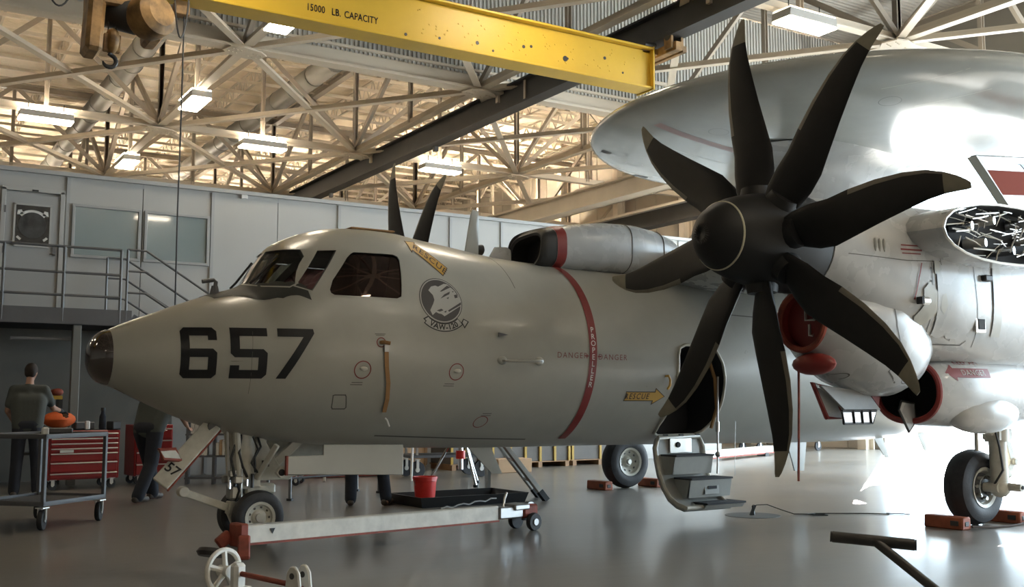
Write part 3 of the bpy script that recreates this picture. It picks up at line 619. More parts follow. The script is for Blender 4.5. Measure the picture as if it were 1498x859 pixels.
for p in fuse.data.polygons: p.use_smooth = True
fuse.data.set_sharp_from_angle(angle=math.radians(32))
# window panes with frames
def pane(name, poly, m, proj, direc, parent=fuse):
    vs, fs = poly2d(poly); return decal(name, vs, fs, FB, proj, direc, m, parent, .05, -.012)
for sg in (1, -1):
    pr = (lambda a, b: (a, -3. * sg, b)); d = (0, sg, 0); px = (lambda a, b: (-9., sg * a, b))
    pane('quarter_window', W2p, 'glass', pr, d); pane('side_window', W3p, 'tint', pr, d); pane('windshield', W1p, 'glass', px, (1, 0, 0))
    for pl, f, dd in ((W2p, pr, d), (W3p, pr, d), (W1p, px, (1, 0, 0))):
        vs, fs = line2d(pl, .012, True); decal('window_frame', vs, fs, FB, f, dd, 'skin', fuse, .08, .007)
# cockpit furniture
for yy in (-.42, .42):
    s = MB(); s.box((-6.25, yy, 2.22), (.5, .46, .14)); s.box((-6.02, yy, 2.5), (.14, .46, .56), Euler((0, .15, 0)).to_matrix()); s.box((-5.98, yy, 2.82), (.1, .26, .16)); s.build('pilot_seat', 'dark', fuse, .03)
cp_ = MB(); cp_.box((-6.86, 0, 2.28), (.36, 1.2, .22)); cp_.box((-6.93, 0, 2.40), (.3, 1.1, .04)); cp_.build('glare_shield', 'dark', fuse, .02)
# wipers, nose cap, anti-glare panel
for sg in (1, -1): MB().tube([(-7.22, -.28 * sg, 2.44), (-7.16, -.30 * sg, 2.50), (-6.98, -.36 * sg, 2.72)], .012, 6).build('wiper', 'blackp', fuse)
ncp = [(.25 * math.cos(t) * 1.0, -.19 * math.sin(t)) for t in [PI / 2 * i / 10 for i in range(11)]]
MB().lathe([(max(r, .004), h) for r, h in ncp], (-8.415, 0, 1.7225), (1, 0, 0), 32).build('nose_light_cover', 'nosecap', ac)
nl = MB(); nl.lathe([(.002, 0), (.09, .03), (.10, .06), (.09, .07), (.002, .05)], (-8.50, -.03, 1.74), (1, 0, 0), 20); nl.build('landing_light', 'chrome', ac)
ag, af = poly2d([(-7.56, -.30), (-7.40, -.36), (-7.24, -.55), (-7.06, -.735), (-6.83, -.85), (-6.86, -.78), (-7.02, -.66), (-7.12, -.5), (-7.19, -.25), (-7.205, 0), (-7.19, .25), (-7.12, .5), (-7.02, .66), (-6.86, .78), (-6.83, .85), (-7.06, .735), (-7.24, .55), (-7.40, .36), (-7.56, .30), (-7.60, 0)])
decal('antiglare_panel', ag, af, FB, lambda a, b: (a, b, 4.), (0, 0, -1), 'glare', fuse, .05, .004)
pb_ = MB(); pb_.tube([(-7.48, -.05, 2.34), (-7.47, -.05, 2.46), (-7.49, -.05, 2.475), (-7.60, -.05, 2.455)], .02, 8); pb_.cyl((-7.48, -.05, 2.33), (-7.48, -.05, 2.42), .05, .03, 10); pb_.build('air_data_probe', 'greysteel', ac)
# ------------------------------ markings
def mark(name, vs, fs, m, off=.004, step=.06): return decal(name, vs, fs, FB, sideP, YD, m, fuse, step, off)
H = .45; Wd = .305; z0 = 1.533; T = .075; c = .035
six = poly2d([(0, c), (c, 0), (c, H), (0, H - c)], [(c, 0), (T, 0), (T, H), (c, H)], [(T, 0), (Wd - c, 0), (Wd - c, T), (T, T)], [(Wd - c, 0), (Wd, c), (Wd, .26 - c), (Wd - c, .26)], [(Wd - T, T), (Wd - c, T), (Wd - c, .26 - T), (Wd - T, .26 - T)], [(T, .26 - T), (Wd - c, .26 - T), (Wd - c, .26), (T, .26)], [(T, H - T), (Wd - c, H - T), (Wd - c, H), (T, H)], [(Wd - c, .335), (Wd, .335), (Wd, H - c), (Wd - c, H)], [(Wd - T, .335), (Wd - c, .335), (Wd - c, H - T), (Wd - T, H - T)])
five = poly2d([(0, 0), (Wd - c, 0), (Wd - c, T), (0, T)], [(0, T), (T, T), (T, .115), (0, .115)], [(Wd - c, 0), (Wd, c), (Wd, .26 - c), (Wd - c, .26)], [(Wd - T, T), (Wd - c, T), (Wd - c, .26 - T), (Wd - T, .26 - T)], [(c, .26 - T), (Wd - c, .26 - T), (Wd - c, .26), (T, .26), (0, .26), (0, .26 - T + c)], [(0, .26), (T, .26), (T, H - T), (0, H - T)], [(0, H - T), (Wd, H - T), (Wd, H), (0, H)])
seven = poly2d([(0, H - T), (.19, H - T), (.29, H), (0, H)], [(.19, H - T), (.22, H - T), (Wd + .01, H - .04), (Wd, H), (.29, H)], [(.0, 0), (.085, 0), (Wd + .01, H - .04), (.22, H - T)])
for nm, sh, x in (('number_six', six, -7.92), ('number_five', five, -7.535), ('number_seven', seven, -7.145)):
    sx = .92 if nm == 'number_six' else 1.0
    mark(nm, [(x + a * sx, z0 + b) for a, b in sh[0]], sh[1], 'blackpaint')
mark('brown_patch', *poly2d([(-8.36, 1.45), (-8.16, 1.35), (-8.13, 1.325), (-8.20, 1.315), (-8.30, 1.37), (-8.38, 1.41)]), 'patchbrown')  # plain brown patch low on the side of the nose
# squadron badge with bird and scroll
bc = (-5.535, 2.31); rx, rz = .238, .228
def el(r, n=40): return [(bc[0] + rx * r * math.cos(2 * PI * i / n), bc[1] + rz * r * math.sin(2 * PI * i / n)) for i in range(n)]
mark('badge_rim', *poly2d(el(1.0)), 'badge', .003); mark('badge_band', *poly2d(el(.965)), 'badgelt', .0045); mark('badge_disc', *poly2d(el(.915)), 'badge', .006)
def bz(pts): return [(bc[0] + rx * (x - 332) / 218, bc[1] + rz * (440 - y) / 228) for x, y in pts]
bird = [bz([(218, 345), (255, 305), (300, 292), (328, 302), (395, 268), (430, 268), (490, 330), (525, 400), (535, 440), (535, 480), (345, 598), (318, 578), (285, 572), (262, 560), (225, 592), (205, 545), (245, 478), (262, 440), (255, 392)])]
mark('badge_bird', *poly2d(*bird), 'badgelt', .0075)
mark('badge_feathers', *poly2d(*[bz(q) for q in ([(335, 350), (425, 285), (460, 300), (350, 352)], [(325, 425), (375, 378), (440, 345), (430, 372)], [(390, 415), (420, 402), (405, 425)], [(475, 380), (508, 370), (512, 402), (480, 412)], [(460, 345), (482, 335), (475, 352)], [(385, 540), (535, 448), (532, 475), (395, 552)], [(270, 545), (320, 525), (340, 540), (300, 555)], [(340, 555), (372, 540), (362, 562)])]), 'badge', .009)
def scroll(r0, r1, a0, a1, n=16):
    vs = []; fs = []
    for i in range(n + 1):
        t = math.radians(a0 + (a1 - a0) * i / n)
        for r in (r0, r1): vs.append((bc[0] + rx * r * math.cos(t), bc[1] + rz * r * math.sin(t)))
    return vs, [(2 * i, 2 * i + 1, 2 * i + 3, 2 * i + 2) for i in range(n)]
tails = poly2d(bz([(128, 628), (180, 600), (215, 640), (195, 700)]), bz([(595, 640), (540, 610), (515, 650), (545, 710)])); tl2 = poly2d(bz([(145, 633), (182, 612), (205, 645), (192, 682)]), bz([(580, 642), (542, 622), (525, 653), (545, 692)]))
mark('scroll_edge', *join2d(scroll(1.0, 1.36, 228, 312), tails), 'blackpaint', .0035); mark('scroll_band', *join2d(scroll(1.04, 1.32, 229.5, 310.5), tl2), 'badgelt', .0055)
tv, tf = text_mesh('VAW-120', .075, .002, 1.05); tv = [(bc[0] + rx * (1.18 - b / rz) * math.cos(math.radians(270) + a / (rx * 1.18)), bc[1] + rz * (1.18 - b / rz) * math.sin(math.radians(270) + a / (rx * 1.18))) for a, b in tv]
mark('scroll_lettering', tv, tf, 'blackpaint', .0075, .2)
# rescue arrows, propeller line, danger stencils
def frame2(o, u, v): return lambda a, b: (o[0] + u[0] * a + v[0] * b, o[1] + u[1] * a + v[1] * b)
def marked(name, sh, fr, m, off=.004, step=.06): return mark(name, [fr(a, b) for a, b in sh[0]], sh[1], m, off, step)
u = Vector((-5.40, 2.62)) - Vector((-5.63, 2.875)); L = u.length; u = u / L; v_ = Vector((.60, .62)).normalized()
fr = frame2((-5.515, 2.747), u, v_)
hl = L / 2
marked('rescue_arrow_border', poly2d([(-hl - .10, 0), (-hl + .0, .105), (-hl, .066), (hl + .008, .066), (hl + .008, -.066), (-hl, -.066), (-hl, -.105)]), fr, 'txt', .003)
marked('rescue_arrow', poly2d([(-hl - .085, 0), (-hl - .008, .085), (-hl - .008, .056), (hl, .056), (hl, -.056), (-hl - .008, -.056), (-hl - .008, -.085)]), fr, 'yellowtag', .0045)
marked('rescue_lettering', text_mesh('RESCUE', .098, .001, 1.15), fr, 'txt', .006, .3)
fr = frame2((-2.93, 1.388), (1, 0), (0, 1))
marked('rescue_arrow_border', poly2d([(-.275, -.052), (.14, -.052), (.14, -.095), (.305, 0), (.14, .095), (.14, .052), (-.275, .052), (-.25, 0)]), fr, 'txt', .003)
marked('rescue_arrow', poly2d([(-.265, -.043), (.15, -.043), (.15, -.078), (.29, 0), (.15, .078), (.15, .043), (-.265, .043), (-.24, 0)]), fr, 'yellowtag', .0045)
marked('rescue_lettering', text_mesh('RESCUE', .085, .001, 1.25), frame2((-3.03, 1.387), (1, 0), (0, 1)), 'txt', .006, .3)
sb = MB(); ST = []
for i in range(61):
    ph = math.radians(-64 + 154 * i / 60)
    for x in (-3.77, -3.67):
        p = Vector(fpt(x, ph)); n = (p - Vector((x, 0, 1.86))).normalized(); ST.append(p + n * .005)
sb.add(ST, [(2 * i, 2 * i + 1, 2 * i + 3, 2 * i + 2) for i in range(60)]); sb.build('propeller_line', 'red', fuse, 0, 60)
for i, ch in enumerate('PROPELLER'): marked('line_lettering', text_mesh(ch, .082, .001), frame2((-3.72, 2.085 - .072 * i), (1, 0), (0, 1)), 'white', .008, .3)
marked('danger_lettering', text_mesh('DANGER', .085, -.0005, 1.25), frame2((-3.995, 1.808), (1, 0), (0, 1)), 'redtxt', .004, .3)
marked('danger_lettering', text_mesh('DANGER', .085, -.0005, 1.25), frame2((-3.455, 1.80), (1, 0), (0, 1)), 'redtxt', .004, .3)
mark('danger_arrow', *poly2d([(-3.80, 1.803), (-3.80, 1.815), (-3.825, 1.815), (-3.825, 1.803)], [(-3.80, 1.79), (-3.778, 1.809), (-3.80, 1.828)], [(-3.64, 1.79), (-3.662, 1.806), (-3.64, 1.824)], [(-3.64, 1.80), (-3.61, 1.80), (-3.61, 1.814), (-3.64, 1.814)]), 'redtxt')
# service points
for nm, cx, cz, r, ky in (('fuelling_ring', -6.365, 1.622, .083, 1.0), ('grounding_ring', -6.20, 1.878, .047, 1.0), ('service_ring', -5.383, 1.617, .083, 1.0), ('jack_ring', -4.93, 1.126, .082, .72)):
    mark(nm, *ring2d((cx, cz), r - .009, r, 36, ky), 'red')
    if nm != 'jack_ring':
        p = FB.ray_cast(Vector((cx, -3, cz)), Vector(YD))[0]
        if nm == 'grounding_ring': MB().tube([p, p + V(0, -.05, 0), p + V(.06, -.07, -.01)], .018, 8).build('pitot_stub', 'strap', fuse)
        else: MB().sphere(p + V(.012, 0, .01), (.045, .02, .022), 10).build('service_cap', 'gearwhite', fuse)
mark('access_panel_line', *line2d([(-6.60, 1.385), (-6.585, 1.39), (-6.485, 1.39), (-6.474, 1.375), (-6.444, 1.275), (-6.455, 1.262), (-6.57, 1.262), (-6.583, 1.28)], .010, True), 'line')
p0 = FB.ray_cast(Vector((-6.155, -3, 1.80)), Vector(YD))[0]
tp = [(-6.155, 1.80), (-6.14, 1.65), (-6.10, 1.5), (-6.07, 1.35), (-6.055, 1.225)]; sv = []
for x, z in tp:
    h = FB.ray_cast(Vector((x, -3, z)), Vector(YD)); q = h[0] + V(0, -.02, 0); sv += [q + V(-.021, 0, 0), q + V(.021, 0, 0), q + V(.021, -.006, 0), q + V(-.021, -.006, 0)]
stp = MB(); stp.loft([sv[4 * i:4 * i + 4] for i in range(5)]); so = stp.build('warning_streamer', 'strap', ac, 0, 0); MB().box(p0 + V(0, -.02, .03), (.045, .02, .08)).build('streamer_clip', 'steel', so)
pz = FB.ray_cast(Vector((-6.02, -3, 1.15)), Vector(YD))[0]; MB().tube([pz + V(0, -.01, .04), pz + V(.03, -.03, 0), pz + V(.06, -.02, -.06)], .008, 6).build('drain_tube', 'paper', fuse)
for x, z in ((-4.88, 1.994),):
    p = FB.ray_cast(Vector((x, -3, z)), Vector(YD))[0]; MB().prism([(-.05, -.02), (.0, -.012), (.06, .0), (0, .012), (-.05, .02)], p + V(0, -.035, 0), (1, 0, 0), (0, 0, 1), .02).build('air_probe', 'greysteel', fuse); MB().cyl(p, p + V(0, -.035, 0), .012, n=8).build('probe_stem', 'greysteel', fuse)
hp = [(-4.87, 1.734), (-4.86, 1.734), (-4.80, 1.73), (-4.48, 1.738), (-4.42, 1.744), (-4.41, 1.744)]; hq = []
for i, (x, z) in enumerate(hp): p = FB.ray_cast(Vector((x, -3, z)), Vector(YD))[0]; hq.append(p + V(0, [.0, -.05, -.075, -.075, -.05, 0][i], 0))
MB().tube(hq, .014, 8).build('grab_handle', 'skin', fuse)
for x in (-4.865, -4.415): p = FB.ray_cast(Vector((x, -3, 1.74)), Vector(YD))[0]; MB().sphere(p, (.06, .02, .045), 12).build('handle_pad', 'skin', fuse)
p = FB.ray_cast(Vector((-2.68, -3, 1.54)), Vector(YD))[0]
MB().tube([p + V(0, 0, .07), p + V(.02, -.05, .075), p + V(.035, -.06, .03), p + V(.03, -.06, -.03), p + V(.0, -.05, -.075)], .014, 8).build('hook_handle', 'yellowtag', fuse)
for pts, w in (([(-4.62, 2.93), (-4.60, 2.75), (-4.585, 2.5)], .008), ([(-1.9, 2.36), (-1.0, 2.34), (-.4, 2.34)], .012), ([(-7.35, 1.95), (-7.36, 1.7), (-7.35, 1.4)], .003), ([(-6.0, 1.0), (-5.0, .955), (-4.2, .93)], .012)): mark('panel_line', *line2d(pts, w), 'line')
for sx, sz, tx in ((-6.22, 1.96, 'xxxxxx'),): mark('stencil_note', *join2d(line2d([(-6.26, 1.955), (-6.16, 1.957)], .006), line2d([(-6.25, 1.943), (-6.17, 1.945)], .005)), 'line')
for cx, cz in ((-6.40, 1.505), (-5.44, 1.50), (-4.9, 1.21)): mark('stencil_note', *join2d(line2d([(cx - .05, cz), (cx + .05, cz)], .006), line2d([(cx - .06, cz - .02), (cx + .05, cz - .02)], .006)), 'line')
# ------------------------------ entry door: rim and hanging stair
rim = [Vector((a, 0, b)) for a, b in DRp]; rp = []
dense = []
for i in range(len(DRp)):
    a = Vector(DRp[i]); b = Vector(DRp[(i + 1) % len(DRp)]); n = max(1, int((b - a).length / .05))
    for k in range(n): dense.append(a + (b - a) * k / n)
for q in dense:
    h = FB.ray_cast(Vector((q.x, -3, q.y)), Vector(YD)); rp.append(h[0] + h[1] * .006)
MB().tube(rp, .017, 8, True).build('door_rim', 'gearwhite', fuse)
prof = [(-.585, .915), (-.60, .80), (-.62, .66), (-.665, .50), (-.735, .36), (-.83, .25), (-.94, .185), (-1.06, .155)]
ds = MB(); ow = []
for i, (y, z) in enumerate(prof):
    t = i / 7; xl = -2.50 + (.05 if i == 0 else 0) + .10 * max(0, t - .75) * 4 * .3; xr = -1.74 - (.05 if i == 0 else 0)
    a = Vector(prof[min(i + 1, 7)]) - Vector(prof[max(i - 1, 0)]); n = Vector((a.y, -a.x)).normalized() * .05
    if n.x > 0: n = -n
    ow.append([(xl, y, z), (xr, y, z), (xr, y - n.x * 1.0, z - n.y), (xl, y - n.x, z - n.y)])
ds.loft(ow); airst = ds.build('stair_door', 'stepg', ac, .012)
rimp = [(o[0][0] + .01, o[0][1] - .012, o[0][2]) for o in ow] + [(o[1][0] - .01, o[1][1] - .012, o[1][2]) for o in ow[::-1]]
MB().tube(rimp, .026, 8, True).build('stair_rim', 'gearwhite', airst)
for i, (y0, y1, z, rz_, xl, xr) in enumerate(((-.60, -.88, .715, .20, -2.42, -1.83), (-.70, -1.00, .455, .20, -2.30, -1.66), (-.86, -1.16, .19, .05, -2.22, -1.62))):
    tr = boxobj('step', ((xl + xr) / 2, (y0 + y1) / 2, z), (xr - xl, y0 - y1, .02), 'tread', airst)
    rs = MB(); rs.prism([(0, 0), (.26, 0), (.20, -rz_), (0.0, -rz_ - .02)], (xl + .01, y0, z - .01), (0, -1, 0), (0, 0, 1), .012); rs.prism([(0, 0), (.26, 0), (.20, -rz_), (0.0, -rz_ - .02)], (xr - .01, y0, z - .01), (0, -1, 0), (0, 0, 1), .012)
    rs.add([(xl, y1 + .02, z - .01), (xr, y1 + .02, z - .01), (xr, y1 + .06, z - .01 - rz_), (xl, y1 + .06, z - .01 - rz_)], [(0, 1, 2, 3)]); rs.build('riser', 'stepg', tr, 0, 0)
    if i == 1: boxobj('hand_slot', ((xl + xr) / 2 + .02, y1 + .028, z - .1), (.14, .006, .035), 'dark', airst, .012); boxobj('slot_plate', ((xl + xr) / 2 + .02, y1 + .037, z - .1), (.22, .006, .15), 'stepg', airst)
boxobj('latch_plate', (-2.12, -.625, .82), (.34, .015, .17), 'alu', airst, .004); MB().lathe([(.002, 0), (.03, 0), (.035, .02), (.002, .02)], (-2.17, -.65, .83), (0, 1, 0), 14).build('latch_hole', 'dark', airst)
for x in (-2.36, -2.12, -1.86): MB().cyl((x, -.60, .935), (x + .06, -.60, .935), .016, n=8).build('hinge', 'blackp', airst)
ro = MB(); ro.tube([(-1.80, -.93, 1.62), (-1.79, -.90, 1.1), (-1.785, -.89, .75), (-1.79, -.88, .5)], .011, 8); ro.cyl((-1.79, -.90, 1.1), (-1.788, -.895, .98), .022, n=8); ro.sphere((-1.785, -.89, .72), .035, 10); ro.build('stay_rod', 'steel', airst)
MB().tube([(-1.58, -.98, 1.1), (-1.58, -.95, .47)], .003, 4).build('stay_wire', 'steel', airst)
# cabin interior seen through the door
MB().tube([(-1.80, -.80, 1.02), (-1.76, -.86, 1.25), (-1.82, -.90, 1.6), (-1.93, -.92, 1.82)], .022, 6).build('door_seal', 'strap', fuse)
# ------------------------------ dorsal cooling scoop, aerials
def sring(x, yc, hw, zb, zt, n=2.6, N=40, flat=True):
    zc = (zb + zt) / 2; hh = (zt - zb) / 2; r = []
    for k in range(N):
        t = 2 * PI * k / N; c_, s_ = math.cos(t), math.sin(t); r.append((x, yc + hw * math.copysign(abs(c_) ** (2 / n), c_), zc + hh * math.copysign(abs(s_) ** (2 / n), s_)))
    return r
sc = MB(); RG = [(-4.00, .43, 2.82, 3.235), (-3.98, .455, 2.80, 3.262), (-3.90, .47, 2.79, 3.285), (-3.78, .49, 2.8, 3.30), (-3.45, .53, 2.8, 3.365), (-3.0, .55, 2.8, 3.425), (-2.6, .55, 2.8, 3.435), (-2.3, .54, 2.8, 3.40), (-2.05, .52, 2.8, 3.335), (-1.93, .48, 2.8, 3.28), (-1.88, .38, 2.84, 3.2)]
def lip(p, hw, zb, zt, k): return (p[0] + k * (.14 * (p[1] + hw) / (2 * hw) + .06 * max(0, (p[2] - zb) / (zt - zb))), p[1], p[2])
outer = [[lip(p, hw, zb, zt, kk) for p in sring(x, 0, hw, zb, zt, 3.4)] for (x, hw, zb, zt), kk in zip(RG, (1, 1, .45) + (0,) * 8)]
inner = [[lip(p, .38, 2.82, 3.22, 1) for p in sring(-3.985, 0, .40, 2.85, 3.205, 3.4)], [lip(p, .38, 2.82, 3.22, .3) for p in sring(-3.62, 0, .42, 2.84, 3.22, 3.4)]]
sc.loft(outer[:4], False); sc.k = 0
sc2 = MB(); sc2.k = 1; sc2.loft(outer[:4], False); sc2.k = 0; sc2.loft(outer[3:], False); sc2.add(outer[-1], [tuple(range(40))]); sc2.k = 2; sc2.loft([outer[0]] + inner, False); sc2.add(inner[1], [tuple(range(40))])
so = sc2.build('cooling_scoop', ['skin2', 'blackp', 'dark'], ac, 0, 40)
MB().loft([[tuple(Vector((p[0], p[1] * 1.006, 3.0 + (p[2] - 3.0) * 1.012))) for p in sring(x, 0, hw, 2.8, zt, 3.4)] for x, hw, zt in ((-3.78, .491, 3.301), (-3.66, .505, 3.328))], False).build('scoop_band', 'red', so, 0, 60)
for x in (-2.75, -2.25):
    MB().tube([Vector(p) + V(0, 0, .002) for p in sring(x, 0, .553 if x < -2.5 else .540, 2.8, 3.436 if x < -2.5 else 3.392, 3.4)[:]], .006, 4, True).build('panel_seam', 'line', so)
def fin(name, pts, thick, y, m, parent=ac):   # pts (x,z) outline, thick lens
    b = MB(); n = len(pts); cx = sum(p[0] for p in pts) / n; cz = sum(p[1] for p in pts) / n
    b.add([(x, y - thick * .3, z) for x, z in pts] + [(x, y + thick * .3, z) for x, z in pts] + [(cx, y - thick, cz), (cx, y + thick, cz)], [(i, (i + 1) % n, 2 * n) for i in range(n)] + [(n + i, n + (i + 1) % n, 2 * n + 1) for i in range(n)] + [(i, (i + 1) % n, n + (i + 1) % n, n + i) for i in range(n)])
    return b.build(name, m, parent, 0, 40)
fin('blade_aerial', [(-4.70, 2.93), (-4.52, 2.93), (-4.515, 3.36), (-4.525, 3.45), (-4.60, 3.455), (-4.625, 3.35)], .03, 0, 'skin')
fin('dorsal_fairing', [(-4.46, 2.88), (-4.15, 2.85), (-4.16, 3.02), (-4.21, 3.05), (-4.36, 3.04)], .05, -.10, 'skin2')
MB().lathe([(.004, 0), (.05, .01), (.06, .08), (.004, .12)], (-4.52, .05, 3.02), (1, 0, 0), 14).build('beacon', 'blackp', ac)
fin('dorsal_fairing', [(-5.02, 2.97), (-4.72, 2.92), (-4.72, 3.03), (-4.98, 3.06)], .14, .25, 'gearwhite')
boxobj('hatch_rim', (-5.9, .05, 3.085), (.5, .5, .02), 'strap', ac, .01); boxobj('hatch_latch', (-5.55, 0, 3.08), (.10, .05, .03), 'blackp', ac, .006)
fin('belly_aerial', [(-4.66, .85), (-4.36, .85), (-4.20, .535), (-4.33, .54)], .025, 0, 'skin')
fin('belly_aerial', [(2.13, .86), (2.33, .88), (2.52, .52), (2.42, .52)], .02, 0, 'skin'); fin('belly_aerial', [(3.15, .92), (3.33, .93), (3.42, .60), (3.34, .60)], .02, 0, 'skin'); fin('belly_aerial', [(.35, .82), (.75, .82), (.68, .40), (.50, .40)], .03, 0, 'skin')
# ------------------------------ rotodome and pylon
DC = (1.68, 0, 5.173); pr = []
for i in range(33):
    t = -PI / 2 + PI * i / 32; pr.append((max(.003, 3.65 * math.cos(t)), .426 * math.sin(t)))
dm = MB().lathe(pr, DC, (0, 0, 1), 96).build('rotodome', 'dome', ac, 0, 60)
def domez(x, y):
    r2 = ((x - DC[0]) ** 2 + y ** 2) / 3.65 ** 2; return DC[2] - .426 * math.sqrt(max(0, 1 - r2))
DB = bvh_of(dm)
def under(name, vs, fs, m, off=.003, step=.2): return decal(name, vs, fs, DB, lambda a, b: (a, b, 3.), (0, 0, 1), m, dm, step, off)
for x, y in ((-.85, -.07), (1.44, 2.34), (-.89, 1.97), (-.37, 2.22), (-.08, -2.15), (-1.21, -.83)): under('inspection_ring', *ring2d((x, y), .125, .137, 28), 'greysteel', .002, .1)
for p0_, p1_ in (((-.43, -2.3), (.05, -3.12)), ((.29, -2.23), (.66, -2.99)), ((-1.2, 1.0), (.3, 1.0))): under('panel_seam', *line2d([p0_, p1_], .010), 'badgelt', .002, .2)
under('red_walkway_band', *line2d([(-1.45, .38), (.3, .38)], .15), 'fadedred', .003); under('dark_patch', *poly2d([(.25, 2.9), (.5, 2.9), (.6, 3.1), (.35, 3.12)]), 'greysteel'); under('dark_patch', *poly2d([(-1.07, 2.1), (-.95, 2.03), (-.88, 2.18), (-1.0, 2.24)]), 'line')
pl = MB(); rings = []
for z, x0, x1, w in ((3.05, .1, 3.3, .42), (3.5, .25, 3.1, .34), (4.1, .45, 2.85, .30), (4.5, .4, 2.95, .36), (4.68, .15, 3.2, .6), (4.78, -.2, 3.5, .9)):
    r = []
    for k in range(28):
        t = 2 * PI * k / 28; r.append(((x0 + x1) / 2 - (x1 - x0) / 2 * math.cos(t), w * math.sin(t) * (1 - .25 * -math.cos(t)), z))
    rings.append(r)
pl.loft(rings); pyl = pl.build('rotodome_pylon', 'skin2', ac, 0, 50)
# ------------------------------ wing centre section, fold bay, folded outer panel
def airfoil(y, le, te, zc, t, N=30):
    r = []
    for k in range(N):
        a = 2 * PI * k / N; u_ = (1 - math.cos(a)) / 2; th = t / .2 * (.2969 * math.sqrt(u_) - .126 * u_ - .3516 * u_ ** 2 + .2843 * u_ ** 3 - .1015 * u_ ** 4)
        r.append((le + (te - le) * u_, y, zc + (th if a <= PI else -th) + .02 * math.sin(PI * u_)))
    return r
wc = MB(); W = [(-4.32, -2.36, 1.0, 2.86, .56), (-3.43, -2.3, 1.1, 2.88, .57), (-1.0, -2.35, 1.25, 2.92, .58), (0, -2.35, 1.3, 2.94, .58), (1.0, -2.35, 1.25, 2.92, .58), (3.43, -2.3, 1.1, 2.88, .57), (4.32, -2.36, 1.0, 2.86, .56)]
wr = [airfoil(*q) for q in W]; wc.loft(wr, False); wc.add(wr[-1], [tuple(range(30))])
wc.k = 1; in1 = airfoil(-4.32, -2.32, .95, 2.86, .53); in2 = airfoil(-4.10, -2.32, .95, 2.86, .53); wc.loft([wr[0], in1, in2], False); wc.add(in2, [tuple(range(30))])
wing = wc.build('wing_centre_section', ['skin2', 'dark'], ac, 0, 45)
MB().tube(airfoil(-4.325, -2.355, .99, 2.86, .552), .013, 6, True).build('fold_rim', 'alu', wing)
rnd = random.Random(3)
for i in range(120):
    x = rnd.uniform(-2.1, .5); half = .21 * (1 - abs((x + 1.2) / 2.2) ** 2) + .03; z = 2.88 + rnd.uniform(-half, half); a = rnd.uniform(-.35, .45) + (0 if rnd.random() < .7 else 1.1); L = rnd.uniform(.12, .42); y = rnd.uniform(-4.32, -4.16); dx, dz = L / 2 * math.cos(a), min(half, L / 2) * math.sin(a) * .8
    z = max(2.88 - half + abs(dz), min(2.88 + half - abs(dz), z))
    MB().tube([(x - dx, y, z - dz), (x, y - .01, z + rnd.uniform(-.006, .006)), (x + dx, y + rnd.uniform(-.04, .04), z + dz)], rnd.choice([.004, .005, .007, .009]), 6).build('fold_pipe', rnd.choice(['chrome', 'alu', 'steel', 'gearwhite']), wing)
for i, (x, z) in enumerate(((-1.95, 2.96), (-1.6, 3.04), (-1.3, 2.78), (-1.05, 3.06), (-.7, 2.80), (-.45, 3.02), (-1.75, 2.82), (-.9, 2.92))): MB().cyl((x, -4.12, z - .04), (x + .05, -4.31, z - .04), .05, .04, 12).build('fold_actuator', rnd.choice(['alu', 'steel', 'chrome']), wing)
fw = MB(); top = [(1.46, 4.43), (7.2, 4.95), (7.3, 3.9), (3.0, 2.4), (2.7, 2.6), (2.42, 3.55)]; n = 6
fw.prism([(1.46, 4.43), (4.2, 4.72), (7.2, 4.95), (7.3, 3.95), (3.2, 2.7), (2.75, 3.1), (2.12, 3.86)], (0, -2.2, 0), (1, 0, 0), (0, 0, 1), .12); fwo = fw.build('folded_outer_wing', 'skin2', ac, .02)
fst = MB(); fst.prism([(1.66, 4.255), (7, 4.75), (7, 4.45), (1.98, 3.97)], (0, -2.263, 0), (1, 0, 0), (0, 0, 1), .006); fst.build('wing_stripe', 'stripem', fwo, 0, 0)
fl_ = MB(); fl_.prism([(2.30, 4.42), (2.42, 4.42), (2.62, 4.3), (2.86, 4.2), (2.86, 4.32), (2.6, 4.44)], (0, -2.264, 0), (1, 0, 0), (0, 0, 1), .006); fl_.build('wing_letter', 'blackpaint', fwo, 0, 0)
fe = MB(); fe.prism([(1.44, 4.41), (1.48, 4.42), (2.14, 3.86), (2.11, 3.84)], (0, -2.2, 0), (1, 0, 0), (0, 0, 1), .13); fe.build('fold_edge', 'skin', fwo, 0, 0)
# ------------------------------ tail (outside the frame, behind)
tl = MB(); tl.loft([airfoil(y, 7.3, 9.0, 2.95 + .19 * abs(y), .10, 20) for y in (-4.0, 0, 4.0)]); tl.build('tailplane', 'skin2', ac)
for y in (-4.0, 4.0, 1.6): fin('tail_fin', [(7.3, 3.2), (7.5, 2.2), (8.8, 2.1), (9.2, 3.1), (9.0, 4.9), (8.2, 4.9)], .08, y, 'skin2')
